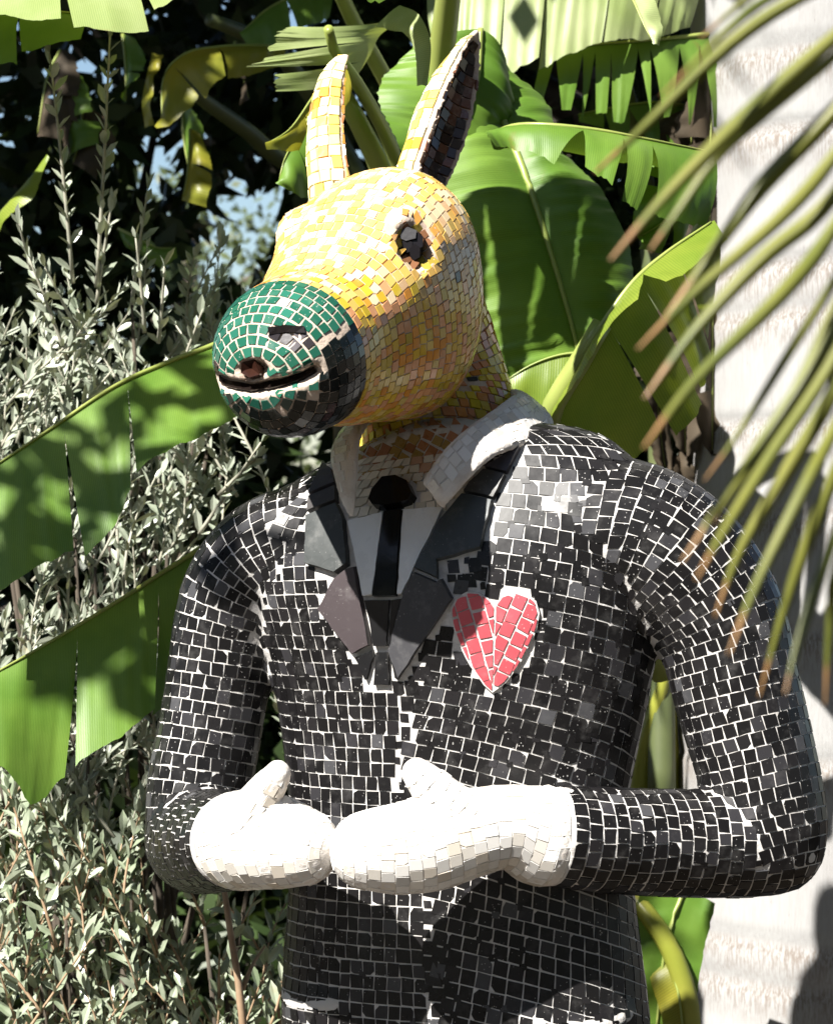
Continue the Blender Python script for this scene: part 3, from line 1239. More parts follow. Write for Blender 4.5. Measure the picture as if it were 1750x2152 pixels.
def sk_front(c, n):
    x, y = pix(c)
    return not (front(n) and inside(CHEST_FRONT, x, y)) or inside(KNOT, x, y) or inside(TIE, x, y)


lay(torso, B_JK, 'shirt', 24 * PXS, c_cream, v=(0.05, 0.45), u=(0.12, 0.40), occ=Grid(0.02), skip=sk_front, tol=0.007, jit=0.2, gap=0.0005)

px_tiles('shirt', B_JK, 730, 1080, 850, 1010, 22, 0.5, lambda x, y: inside(NECK_Z, x, y), lambda c, n: pickc((2, (0.40, 0.18, 0.09)), (2, (0.34, 0.22, 0.06)), (1, (0.32, 0.13, 0.05))), Grid(0.02), 0.006, 0.0007, 0.0012)  # neck tiles darkened, the shade under the chin put into their colour
BODIES = [B_JK, B_GR, B_GL, B_HD, B_EL, B_ER, B_CL]
for cls, nm, mt, par in (('suit', 'suit_tile', M['suit'], jacket), ('glove_r', 'glove_tile', M['white'], glove_r), ('glove_l', 'glove_tile', M['white'], glove_l),
                         ('muzzle', 'muzzle_tile', M['green'], head), ('head', 'head_tile', M['yellow'], head), ('ear_l', 'ear_tile', M['yellow'], ear_l),
                         ('ear_r', 'ear_tile', M['yellow'], ear_r), ('collar', 'collar_tile', M['white'], collar), ('shirt', 'shirt_tile', M['white'], jacket)):
    print('TILES', nm, emit_tiles(cls, nm, mt, par, BODIES, 290 if cls not in ('glove_r', 'glove_l', 'ear_l', 'ear_r') else 145))

# eye: a black glass ball cut in facets, set back in the socket
ep, en = surf(B_HD, *EYE)
mb = Mesh()
for k, (dx, dy, w, hh) in enumerate(((-12, -22, 20, 15), (-16, 2, 15, 15), (2, 14, 12, 17), (8, -8, 12, 18))):
    c = ep + Vector((dx * U * 0.9, -0.010 + abs(dx) * 0.0001, -dy * U * 0.9)) + en * 0.004
    t = (en + Vector((dx * 0.012, -0.3, -dy * 0.016))).normalized()
    s = t.cross(Vector((0, 0, 1))).normalized()
    u2 = s.cross(t)
    ring = [c + (s * math.cos(a) * w + u2 * math.sin(a) * hh) * U * (0.95 + 0.1 * rnd()) for a in (0.4, 1.5, 2.6, 3.8, 4.9, 5.7)]
    vs = [p + t * 0.004 for p in ring] + [p * 1.0 + (p - c) * 0.25 - t * 0.010 for p in ring]
    eo = mesh_obj('eye_facet' if k else 'eye', vs, [tuple(range(6))] + [(i, i + 6, (i + 1) % 6 + 6, (i + 1) % 6) for i in range(6)], M['black'], statue if k == 0 else eye_o, False,
                  [(0.012, 0.011, 0.013, 1)] * 12)
    if k == 0:
        eye_o = eo
# ------------------------------------------------------------------ plant materials
def leaf_mat(name, cols, rough=0.4, trans=0.3, veins=0.0, edge=None, blotch=None, scale=9.0, spec=0.5):
    """cols: two greens mixed by noise; veins: fine cross veins along uv.x; edge: dry colour at uv.y near 1"""
    m, nt, b = new_mat(name)
    L = nt.links
    co = N(nt, 'ShaderNodeNewGeometry').outputs['Position']
    uv = coords(nt, obj=False)
    n1 = N(nt, 'ShaderNodeTexNoise', Scale=scale, Detail=5.0)
    L.new(co, n1.inputs['Vector'])
    r = ramp(nt, [(0.35, cols[0]), (0.68, cols[1])])
    L.new(n1.outputs[0], r.inputs[0])
    col = r.outputs[0]
    sep = N(nt, 'ShaderNodeSeparateXYZ')
    L.new(uv, sep.inputs[0])
    nb = None
    if veins:
        wv = N(nt, 'ShaderNodeTexWave', Scale=veins, Distortion=1.6, Detail=3.0)
        wv.inputs['Detail Scale'].default_value = 2.0
        wv.bands_direction = 'X'
        L.new(uv, wv.inputs['Vector'])
        rv = ramp(nt, [(0.0, (0.80, 0.85, 0.74)), (0.5, (1.0, 1.0, 1.0)), (1.0, (1.10, 1.08, 1.05))])
        L.new(wv.outputs[0], rv.inputs[0])
        col = mixc(nt, col, rv.outputs[0], 1.0, 'MULTIPLY')
        nb = wv.outputs[0]
    if edge:
        ad = N(nt, 'ShaderNodeMath', operation='MULTIPLY_ADD')
        n4 = N(nt, 'ShaderNodeTexNoise', Scale=30.0, Detail=4.0)
        L.new(co, n4.inputs['Vector'])
        L.new(n4.outputs[0], ad.inputs[0])
        ad.inputs[1].default_value = 0.14
        L.new(sep.outputs[1], ad.inputs[2])
        re_ = ramp(nt, [(edge[1], (0, 0, 0)), (min(1.0, edge[1] + 0.04), (1, 1, 1))])
        L.new(ad.outputs[0], re_.inputs[0])
        col = mixc(nt, col, edge[0], re_.outputs[0])
    if blotch:
        n5 = N(nt, 'ShaderNodeTexNoise', Scale=14.0, Detail=6.0)
        L.new(co, n5.inputs['Vector'])
        rb = ramp(nt, [(blotch[1], (0, 0, 0)), (blotch[1] + 0.10, (1, 1, 1))])
        L.new(n5.outputs[0], rb.inputs[0])
        col = mixc(nt, col, blotch[0], rb.outputs[0])
    L.new(col, b.inputs['Base Color'])
    b.inputs['Roughness'].default_value = rough
    b.inputs['Specular IOR Level'].default_value = spec
    if nb is not None:
        bump(nt, b, nb, 0.07, 0.002)
    out = nt.nodes['Material Output']
    if trans:
        tr = N(nt, 'ShaderNodeBsdfTranslucent')
        br = mixc(nt, col, (1.6, 1.5, 0.7), 1.0, 'MULTIPLY')
        L.new(br, tr.inputs[0])
        mx = N(nt, 'ShaderNodeMixShader')
        mx.inputs[0].default_value = trans
        L.new(b.outputs[0], mx.inputs[1])
        L.new(tr.outputs[0], mx.inputs[2])
        L.new(mx.outputs[0], out.inputs[0])
    return m


DRY = ((0.22, 0.12, 0.05), 1.03)
M['banana'] = leaf_mat('banana_leaf', ((0.085, 0.175, 0.020), (0.155, 0.26, 0.040)), 0.46, 0.16, veins=34, edge=DRY, blotch=((0.16, 0.12, 0.03), 0.70), spec=0.4)
M['banana_pale'] = leaf_mat('pale_banana_leaf', ((0.26, 0.33, 0.12), (0.38, 0.43, 0.22)), 0.42, 0.22, veins=30, edge=((0.26, 0.15, 0.07), 1.02), blotch=((0.24, 0.17, 0.07), 0.69), spec=0.4)
M['banana_yellow'] = leaf_mat('yellowing_banana_leaf', ((0.22, 0.24, 0.03), (0.36, 0.30, 0.03)), 0.4, 0.35, veins=24, edge=((0.26, 0.12, 0.02), 1.03))
M['banana_lime'] = leaf_mat('lime_banana_leaf', ((0.15, 0.23, 0.025), (0.25, 0.31, 0.045)), 0.36, 0.3, veins=24)
M['banana_dead'] = leaf_mat('dead_banana_leaf', ((0.035, 0.026, 0.016), (0.075, 0.052, 0.03)), 0.8, 0.08, veins=24)
M['rib'] = leaf_mat('leaf_midrib', ((0.24, 0.30, 0.07), (0.32, 0.36, 0.10)), 0.35, 0.0)
M['sheath'] = leaf_mat('banana_sheath', ((0.26, 0.29, 0.04), (0.40, 0.38, 0.07)), 0.35, 0.15, blotch=((0.16, 0.09, 0.03), 0.66))
M['dark_stem'] = leaf_mat('old_banana_sheath', ((0.05, 0.045, 0.02), (0.10, 0.08, 0.04)), 0.6, 0.0)
M['dark_green'] = leaf_mat('shaded_stalk', ((0.06, 0.08, 0.03), (0.11, 0.13, 0.05)), 0.5, 0.0)
M['bush'] = leaf_mat('silvery_leaf', ((0.22, 0.26, 0.19), (0.45, 0.48, 0.40)), 0.34, 0.06, scale=24, blotch=((0.26, 0.19, 0.09), 0.74))
M['bush2'] = leaf_mat('grey_green_leaf', ((0.17, 0.215, 0.13), (0.40, 0.44, 0.34)), 0.34, 0.06, scale=24, blotch=((0.26, 0.19, 0.09), 0.74))
M['twig'] = leaf_mat('pale_twig', ((0.30, 0.30, 0.24), (0.44, 0.42, 0.34)), 0.7, 0.0, scale=40)
M['brown_twig'] = leaf_mat('brown_twig', ((0.26, 0.17, 0.10), (0.40, 0.28, 0.18)), 0.7, 0.0, scale=40)
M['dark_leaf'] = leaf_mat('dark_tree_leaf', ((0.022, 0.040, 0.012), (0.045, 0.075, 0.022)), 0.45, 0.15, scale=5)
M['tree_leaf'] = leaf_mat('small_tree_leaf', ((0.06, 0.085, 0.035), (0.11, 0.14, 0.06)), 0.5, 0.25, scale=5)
M['bark'] = leaf_mat('tree_bark', ((0.05, 0.04, 0.03), (0.10, 0.08, 0.06)), 0.9, 0.0, scale=20)
M['frond'] = leaf_mat('palm_leaflet', ((0.10, 0.12, 0.022), (0.19, 0.19, 0.038)), 0.40, 0.12, veins=4.5, edge=((0.30, 0.17, 0.07), 0.93), scale=14)
M['frond_rib'] = leaf_mat('palm_rachis', ((0.20, 0.20, 0.05), (0.28, 0.26, 0.07)), 0.5, 0.0)


# ------------------------------------------------------------------ ground
def ground():
    m, nt, b = new_mat('soil')
    L = nt.links
    co = coords(nt)
    n1 = N(nt, 'ShaderNodeTexNoise', Scale=3.0, Detail=8.0)
    n2 = N(nt, 'ShaderNodeTexNoise', Scale=60.0, Detail=6.0)
    L.new(co, n1.inputs['Vector'])
    L.new(co, n2.inputs['Vector'])
    r = ramp(nt, [(0.3, (0.045, 0.033, 0.022)), (0.6, (0.085, 0.064, 0.044)), (0.8, (0.15, 0.12, 0.085))])
    L.new(n1.outputs[0], r.inputs[0])
    r2 = ramp(nt, [(0.35, (0.6, 0.6, 0.6)), (0.65, (1.15, 1.15, 1.15))])
    L.new(n2.outputs[0], r2.inputs[0])
    L.new(mixc(nt, r.outputs[0], r2.outputs[0], 1.0, 'MULTIPLY'), b.inputs['Base Color'])
    b.inputs['Roughness'].default_value = 0.95
    bump(nt, b, n2.outputs[0], 0.6, 0.02)
    n = 60
    vs, fs = [], []
    for j in range(n + 1):
        for i in range(n + 1):
            x = (i / n - 0.5) * 2
            y = (j / n - 0.5) * 2
            x, y = math.copysign(abs(x) ** 2.2, x) * 150, math.copysign(abs(y) ** 2.2, y) * 150
            d = math.hypot(x, y)
            vs.append((x, y, noise.noise(Vector((x * 0.6, y * 0.6, 0))) * 0.03 * min(1, max(0, d - 0.5)) - 0.005))
    for j in range(n):
        for i in range(n):
            a = j * (n + 1) + i
            fs.append((a, a + 1, a + n + 2, a + n + 1))
    o = mesh_obj('ground', vs, fs, m, None, True)
    o['kind'] = 'structure'


ground()


# ------------------------------------------------------------------ banana leaves
def resample(pts, n):
    arr = np.array(pts, dtype=float)
    # arc length parameter in picture pixels (depth counted with the same scale)
    q = arr.copy()
    q[:, 2] /= U
    d = np.concatenate([[0], np.cumsum(np.linalg.norm(np.diff(q, axis=0), axis=1))])
    d /= d[-1]
    knots = np.linspace(0, 1, n)
    out = []
    for t in knots:
        i = np.interp(t, d, np.arange(len(pts)))
        out.append(catmull(arr, i))
    return [P(*r) for r in out]


def banana_leaf(parent, mid, sides, mat='banana', rib=9, n=64, m=9, tears=((), ()), pleat=0.0016, sag=0.0, label=None, jag=0.03, gap=0.10, name='leaf', veins_len=None):
    """mid and each side are lists of (px, py, y) from the stalk to the tip; tears cut a side into lobes"""
    R = resample(mid, n)
    length = sum((a - b).length for a, b in zip(R[:-1], R[1:]))
    mb = Mesh()
    for si, side in enumerate(sides):
        if side is None:
            continue
        E = resample(side, n)
        cuts = [0.0] + sorted(tears[si] if si < len(tears) else ()) + [1.0]
        ph = uni(0, 6)
        for a, b in zip(cuts[:-1], cuts[1:]):
            cnt = max(3, int((b - a) * n) + 1)
            flap = uni(-1, 1) * 0.02 if len(cuts) > 2 else 0
            g = gap if len(cuts) > 2 else 0.0
            gl, gr = uni(0.3, 1.6), uni(0.3, 1.6)
            tipk = uni(0.90, 1.06) if g else 1.0
            vs, uvs = [], []
            for i in range(cnt):
                f = i / (cnt - 1)
                for k in range(m + 1):
                    s = k / m
                    lo, hi = (a > 0), (b < 1)
                    ff = f
                    if g:
                        sh = g * max(0, s - 0.12) * 1.2
                        sl, sr = (sh * gl if lo else 0), (sh * gr if hi else 0)
                        ff = sl + f * (1 - sl - sr)
                    t = a + (b - a) * ff
                    x = t * (n - 1)
                    i0 = min(int(x), n - 2)
                    w = x - i0
                    p0 = R[i0].lerp(R[i0 + 1], w)
                    p1 = E[i0].lerp(E[i0 + 1], w)
                    jg = 1 + jag * noise.noise(Vector((t * 26, si * 7.3 + ph, 1.5))) * s + jag * 0.5 * noise.noise(Vector((t * 90, si * 3.1 + ph, 4.5))) * s
                    p = p0.lerp(p1, s * jg * (1 + (tipk - 1) * s))
                    d = (p1 - p0)
                    tv = R[min(i0 + 1, n - 1)] - R[max(i0 - 1, 0)]
                    nn = d.cross(tv)
                    if nn.length > 1e-9:
                        nn.normalize()
                    if nn.y > 0:
                        nn = -nn
                    wob = noise.noise(Vector((t * 5.0, s * 1.5, ph))) * 0.010 * s
                    p = p + nn * (math.sin(s * math.pi) * sag + pleat * 1.7 * (noise.noise(Vector((t * length * 95, ph, s * 0.7))) + 0.7 * noise.noise(Vector((t * length * 240, ph, s * 1.1)))) * min(1, s * 3) + wob + flap * s * s)
                    vs.append(p)
                    uvs.append((t * length * 4.0, s))
            fs = []
            for i in range(cnt - 1):
                for k in range(m):
                    q = i * (m + 1) + k
                    fs.append((q, q + 1, q + m + 2, q + m + 1))
            mb.add(vs, fs, None, uvs)
    o = mb.build(name, M[mat], parent, True)
    if label:
        o['label'] = label
    if rib:
        k = [rib * K(0.2) * (1 - 0.75 * i / (n - 1)) for i in range(n)]
        tv, tf = tube([p + Vector((0, -0.002, 0)) for p in R][::2], k[::2], 8)
        ro = mesh_obj('midrib', tv, tf, M['rib'], o, True)
    return o


def stalk(parent, name, pts, r0, r1, mat, n=14, seg=10):
    R = resample(pts, n)
    v, f = tube(R, [r0 + (r1 - r0) * i / (n - 1) for i in range(n)], seg)
    return mesh_obj(name, v, f, M[mat], parent, True)


def gx(px, y):
    return (px - 875) * K(y)


# --- plant behind the statue: the two big leaves at the left, and the clump between the ears
pl = thing('banana_plant', 'banana plant behind the statue, its two broad torn leaves reaching out to the far left', 'banana plant', (gx(960, 0.75), 0.75, 0), 'banana plants round the statue')
stalk(pl, 'pseudostem', [(960, 2700, 0.75), (958, 2000, 0.75), (955, 1400, 0.72), (950, 900, 0.68)], 0.10, 0.055, 'dark_stem', 18, 14)
stalk(pl, 'petiole', [(950, 900, 0.68), (820, 760, 0.5), (600, 650, 0.32), (480, 705, 0.26)], 0.022, 0.010, 'rib')
banana_leaf(pl, [(600, 655, 0.32), (455, 722, 0.27), (350, 762, 0.24), (240, 812, 0.20), (100, 905, 0.16), (-60, 1012, 0.12)],
            [[(640, 830, 0.26), (520, 886, 0.20), (400, 950, 0.16), (285, 1010, 0.13), (235, 1110, 0.10), (160, 1175, 0.08), (80, 1220, 0.06), (0, 1268, 0.04), (-70, 1300, 0.04)], None],
            'banana', 7, 80, 10, ((0.50, 0.71), ()), 0.0006, 0.006, gap=0.05)
stalk(pl, 'petiole', [(890, 1300, 0.70), (780, 1160, 0.5), (660, 1120, 0.38), (540, 1110, 0.29)], 0.018, 0.010, 'rib')
banana_leaf(pl, [(560, 1075, 0.30), (410, 1160, 0.24), (250, 1262, 0.18), (100, 1352, 0.13), (-60, 1442, 0.09)],
            [[(520, 1350, 0.24), (430, 1420, 0.18), (335, 1480, 0.14), (250, 1545, 0.10), (150, 1610, 0.07), (75, 1668, 0.05), (10, 1600, 0.04), (-70, 1560, 0.04)], None],
            'banana', 7, 80, 10, ((0.38, 0.66), ()), 0.0006, 0.006, gap=0.025)
# unseen broad leaf added above the view to shade the leaf behind the head
stalk(pl, 'petiole', [(950, 900, 0.68), (900, 500, 0.62), (930, 100, 0.45), (990, -395, 0.22)], 0.022, 0.012, 'rib')
banana_leaf(pl, [(985, -400, 0.20), (850, -600, 0.16), (720, -600, 0.14), (560, -500, 0.13), (420, -330, 0.13)],
            [[(985, -25, 0.20), (850, -25, 0.16), (700, -28, 0.14), (600, -30, 0.13), (440, -110, 0.13)]], 'banana', 9, 60, 8, ((0.30, 0.48, 0.62, 0.78),), 0.0008, 0.01, gap=0.14)
# torn leaf whose ragged fingers point left behind the far ear
banana_leaf(pl, [(850, 40, 0.56), (800, 72, 0.54), (778, 115, 0.52), (742, 172, 0.50)],
            [[(600, 62, 0.42), (576, 100, 0.37), (558, 145, 0.33), (546, 190, 0.29)]], 'banana_pale', 0, 60, 12, ((0.44, 0.72),), 0.0006, 0.010, gap=0.10, jag=0.08, label='pale torn leaf with ragged fingers behind the far ear')
stalk(pl, 'petiole', [(950, 900, 0.68), (850, 500, 0.66), (830, 330, 0.62), (760, 190, 0.5), (700, 100, 0.4), (690, 60, 0.36)], 0.014, 0.006, 'rib')
stalk(pl, 'petiole', [(950, 900, 0.68), (880, 420, 0.72), (850, 250, 0.70), (790, 130, 0.66), (730, 20, 0.6), (700, -60, 0.55)], 0.015, 0.009, 'rib')
stalk(pl, 'petiole', [(950, 900, 0.68), (820, 420, 0.58), (770, 290, 0.52), (720, 200, 0.5)], 0.018, 0.012, 'rib')
banana_leaf(pl, [(1010, 60, 0.50), (1000, 180, 0.48), (950, 300, 0.46), (880, 400, 0.44)],
            [[(880, 90, 0.50), (796, 180, 0.46), (822, 270, 0.42), (868, 372, 0.42)], [(1060, 120, 0.52), (1080, 250, 0.52), (1000, 350, 0.5), (900, 410, 0.46)]],
            'banana', 7, 64, 9, ((), ()), 0.0022, 0.010)
banana_leaf(pl, [(720, 120, 0.40), (660, 200, 0.34), (610, 270, 0.30), (560, 302, 0.28)],
            [[(735, 200, 0.38), (680, 290, 0.34), (620, 310, 0.30), (558, 308, 0.27)]], 'banana_yellow', 4, 40, 7, ((0.6,),), 0.0006, 0.004)
banana_leaf(pl, [(690, 180, 0.44), (640, 260, 0.40), (600, 330, 0.37), (585, 385, 0.36)],
            [[(720, 330, 0.44), (690, 400, 0.40), (640, 410, 0.36), (592, 392, 0.35)]], 'banana', 4, 40, 7, ((0.35, 0.62),), 0.0010, 0.006)
banana_leaf(pl, [(840, 10, 0.30), (880, 30, 0.27), (905, 90, 0.25), (898, 182, 0.24)],
            [[(795, 60, 0.30), (848, 70, 0.27), (872, 110, 0.25), (876, 180, 0.24)]], 'banana_pale', 0, 30, 5, ((),), 0.0004, 0.004, label='narrow pale strip of torn leaf hanging between the ears')

# --- plant at the right of the statue
pr = thing('banana_plant', 'banana plant with a yellow-green folded leaf, between the statue and the palm trunk', 'banana plant', (gx(1395, 1.0), 1.0, 0), 'banana plants round the statue')
stalk(pr, 'pseudostem', [(1395, 2800, 1.0), (1393, 2200, 1.0), (1390, 1900, 1.0), (1385, 1700, 0.98)], 0.042, 0.028, 'sheath', 14, 14)
stalk(pr, 'sheath', [(1345, 1960, 0.95), (1345, 1700, 0.94), (1360, 1560, 0.92), (1392, 1440, 0.90), (1412, 1360, 0.90)], 0.036, 0.004, 'sheath')
stalk(pr, 'sheath', [(1395, 1960, 0.96), (1398, 1700, 0.95), (1395, 1540, 0.94), (1402, 1400, 0.94), (1430, 1240, 0.94)], 0.030, 0.012, 'sheath')
stalk(pr, 'sheath', [(1325, 1880, 0.62), (1362, 1925, 0.60), (1405, 1990, 0.59), (1440, 2085, 0.59), (1450, 2200, 0.60)], 0.011, 0.016, 'sheath')
banana_leaf(pr, [(1385, 1960, 0.64), (1400, 2010, 0.60), (1425, 2090, 0.58), (1440, 2230, 0.58)], [[(1375, 1990, 0.64), (1370, 2060, 0.60), (1395, 2160, 0.58), (1410, 2230, 0.58)]], 'banana_yellow', 5, 30, 5, ((),), 0.0004)
banana_leaf(pr, [(1380, 2080, 0.66), (1350, 2110, 0.62), (1340, 2200, 0.62)], [[(1420, 2120, 0.66), (1390, 2180, 0.63), (1350, 2230, 0.4)]], 'banana', 5, 30, 5, ((),), 0.0004)
banana_leaf(pr, [(1440, 1860, 0.62), (1400, 1980, 0.6), (1380, 2150, 0.6), (1370, 2300, 0.6)], [[(1500, 1900, 0.62), (1470, 2050, 0.6), (1450, 2200, 0.6), (1400, 2300, 0.6)], [(1340, 1880, 0.6), (1330, 2000, 0.6), (1320, 2150, 0.6), (1330, 2300, 0.6)]], 'banana', 6, 40, 6, ((), ()), 0.0010)
# folded leaf with its bright stalk
stalk(pr, 'petiole', [(1395, 1420, 0.44), (1290, 1120, 0.36), (1170, 930, 0.27), (1160, 860, 0.24), (1215, 765, 0.22), (1265, 680, 0.22)], 0.016, 0.012, 'rib', 20)
banana_leaf(pr, [(1165, 865, 0.24), (1215, 765, 0.215), (1265, 682, 0.21), (1330, 592, 0.22), (1400, 530, 0.24), (1500, 462, 0.28)],
            [[(1176, 890, 0.22), (1235, 790, 0.18), (1290, 706, 0.165), (1370, 628, 0.17), (1440, 590, 0.19), (1520, 520, 0.26)],
             [(1240, 1090, 0.33), (1310, 1020, 0.33), (1380, 950, 0.32), (1450, 860, 0.33), (1500, 780, 0.35), (1530, 600, 0.36)]],
            'banana_lime', 9, 64, 8, ((0.62,), (0.4, 0.6, 0.78)), 0.0008, 0.004, gap=0.1, label='yellow-green leaf folded along its bright midrib')
# big hanging leaf behind the head
banana_leaf(pr, [(1000, 120, 0.56), (1032, 200, 0.53), (1072, 290, 0.50), (1112, 392, 0.47), (1160, 540, 0.45), (1205, 700, 0.44), (1230, 830, 0.44)],
            [[(985, 160, 0.56), (955, 240, 0.50), (925, 340, 0.45), (925, 470, 0.43), (955, 620, 0.42), (1010, 740, 0.42), (1100, 850, 0.43)],
             [(1040, 110, 0.58), (1145, 200, 0.56), (1180, 290, 0.52), (1290, 400, 0.48), (1350, 560, 0.47), (1320, 730, 0.46), (1260, 850, 0.45)]],
            'banana', 12, 90, 10, ((), (0.26,)), 0.0030, 0.014, gap=0.04, label='large pleated leaf hanging behind the head')
banana_leaf(pr, [(1245, 740, 0.34), (1180, 745, 0.34), (1120, 765, 0.34), (1060, 800, 0.34)],
            [[(1230, 860, 0.33), (1180, 870, 0.33), (1120, 880, 0.33), (1060, 850, 0.33)]], 'banana_lime', 4, 30, 6, ((),), 0.0006, 0.004)
# curled leaf
banana_leaf(pr, [(1028, 284, 0.30), (1080, 264, 0.27), (1150, 262, 0.25), (1250, 272, 0.25), (1350, 290, 0.27), (1500, 320, 0.33)],
            [[(1036, 300, 0.27), (1090, 312, 0.22), (1170, 330, 0.20), (1250, 372, 0.19), (1350, 430, 0.21), (1490, 470, 0.28)],
             [(1040, 296, 0.33), (1100, 300, 0.33), (1170, 310, 0.33), (1250, 330, 0.34), (1350, 350, 0.36), (1490, 380, 0.40)]],
            'banana', 6, 60, 8, ((0.42, 0.58, 0.7), ()), 0.0008, 0.012, gap=0.16, jag=0.10, label='curled leaf with a withered tip beside the near ear')
banana_leaf(pr, [(1480, 330, 0.40), (1440, 400, 0.36), (1400, 460, 0.34), (1340, 500, 0.33)],
            [[(1490, 480, 0.40), (1450, 520, 0.36), (1400, 530, 0.34), (1345, 520, 0.33)], [(1400, 310, 0.38), (1350, 360, 0.36), (1330, 420, 0.34), (1320, 480, 0.33)]], 'banana', 5, 40, 7, ((0.4, 0.7), (0.5,)), 0.0008, 0.008, gap=0.2)
# big sunlit leaf across the top
stalk(pr, 'petiole', [(1390, 1700, 0.90), (1385, 900, 0.95), (1340, 300, 0.96), (1200, -70, 0.92), (1100, -125, 0.88)], 0.020, 0.012, 'dark_green', 24)
banana_leaf(pr, [(905, -50, 0.88), (1000, -95, 0.86), (1120, -125, 0.86), (1260, -130, 0.88), (1380, -120, 0.90), (1480, -90, 0.92)],
            [[(905, 95, 0.82), (985, 175, 0.78), (1042, 190, 0.77), (1105, 162, 0.77), (1190, 112, 0.78), (1300, 82, 0.80), (1390, 78, 0.83), (1455, 60, 0.86)], None],
            'banana_pale', 10, 90, 10, ((0.30, 0.44, 0.66, 0.84), ()), 0.0016, 0.012, gap=0.03, label='broad sunlit leaf hanging across the top with a ragged hem')
banana_leaf(pr, [(1300, -60, 0.44), (1330, 0, 0.40), (1352, 50, 0.38), (1372, 92, 0.37)], [[(1340, -60, 0.44), (1375, 0, 0.40), (1392, 50, 0.38), (1385, 92, 0.37)]], 'banana_pale', 4, 24, 5, ((),), 0.0006)
# dark fan of narrow strips in the shade
banana_leaf(pr, [(1500, 70, 0.89), (1400, 80, 0.87), (1280, 90, 0.85), (1140, 100, 0.83)],
            [[(1520, 260, 0.87), (1400, 250, 0.83), (1270, 250, 0.81), (1110, 240, 0.79)]], 'banana', 6, 70, 8, ((0.10, 0.22, 0.39, 0.46, 0.61, 0.70, 0.77, 0.92),), 0.0008, 0.006, gap=0.36)
banana_leaf(pr, [(1470, 230, 0.95), (1400, 215, 0.93), (1320, 220, 0.91), (1210, 240, 0.89)],
            [[(1500, 320, 0.93), (1430, 330, 0.89), (1340, 300, 0.88), (1215, 262, 0.88)]], 'banana', 5, 50, 7, ((0.2, 0.4, 0.6, 0.8),), 0.0008, 0.006, gap=0.3)
# dead leaves hanging against the palm trunk
for k, (x0, y0, x1, y1, w, yy) in enumerate(((1500, 90, 1490, 560, 70, 0.88), (1490, 380, 1496, 960, 62, 0.88), (1420, 560, 1440, 960, 70, 0.92), (1380, 690, 1400, 1010, 55, 0.92), (1455, 120, 1440, 420, 60, 0.92),
                                             (1310, 900, 1330, 1330, 60, 0.92), (1430, 950, 1440, 1330, 60, 0.92))):
    banana_leaf(pr, [(x0, y0, yy + 0.04), ((x0 + x1) / 2 + uni(-12, 12), (y0 + y1) / 2, yy), (x1, y1, yy)],
                [[(x0 - w * 0.6, y0 + 20, yy), ((x0 + x1) / 2 - w, (y0 + y1) / 2, yy - 0.03), (x1 - w * 0.4, y1 - 30, yy)],
                 [(x0 + w * 0.4, y0, yy), ((x0 + x1) / 2 + w * 0.55, (y0 + y1) / 2, yy + 0.03), (x1 + w * 0.3, y1 - 10, yy)]],
                'banana_dead', 4, 44, 6, ((uni(0.3, 0.5), uni(0.6, 0.8)), (uni(0.3, 0.7),)), 0.0012, 0.01, jag=0.25, gap=0.16, label='withered brown leaf hanging beside the palm trunk')

# --- plant at the upper left
pt = thing('banana_plant', 'banana plant at the far left whose pale leaf edge hangs over the top corner', 'banana plant', (gx(-420, 0.8), 0.8, 0), 'banana plants round the statue')
stalk(pt, 'pseudostem', [(-420, 2620, 0.80), (-420, 1500, 0.80), (-410, 500, 0.76), (-380, 100, 0.72)], 0.09, 0.05, 'sheath', 18, 14)
stalk(pt, 'petiole', [(-380, 100, 0.72), (-300, -120, 0.62), (-150, -130, 0.5), (0, -80, 0.42)], 0.024, 0.012, 'rib')
banana_leaf(pt, [(-160, -110, 0.5), (0, -70, 0.42), (150, -50, 0.38), (300, -45, 0.36), (480, -50, 0.38)],
            [[(-150, 20, 0.36), (-10, 36, 0.28), (80, 58, 0.25), (165, 56, 0.24), (280, 52, 0.25), (370, 26, 0.28), (460, -15, 0.34)],
             [(-160, -200, 0.66), (0, -190, 0.6), (150, -180, 0.58), (300, -160, 0.54), (480, -80, 0.46)]], 'banana_pale', 9, 70, 9, ((0.50, 0.72), ()), 0.0006, 0.012, gap=0.03)
banana_leaf(pt, [(-160, -60, 0.52), (0, 0, 0.46), (90, 20, 0.44), (190, 30, 0.43)],
            [[(-120, 150, 0.48), (-20, 140, 0.43), (70, 128, 0.40), (174, 112, 0.40)]], 'banana', 7, 40, 7, ((0.62,),), 0.0006, 0.010, gap=0.05)
# bright blade at the left edge
banana_leaf(pt, [(-80, 560, 0.9), (-10, 460, 0.86), (50, 390, 0.84), (104, 328, 0.84)], [[(-60, 580, 0.88), (20, 460, 0.82), (76, 395, 0.81), (106, 332, 0.83)]], 'banana_lime', 5, 36, 6, ((),), 0.0006, 0.006)

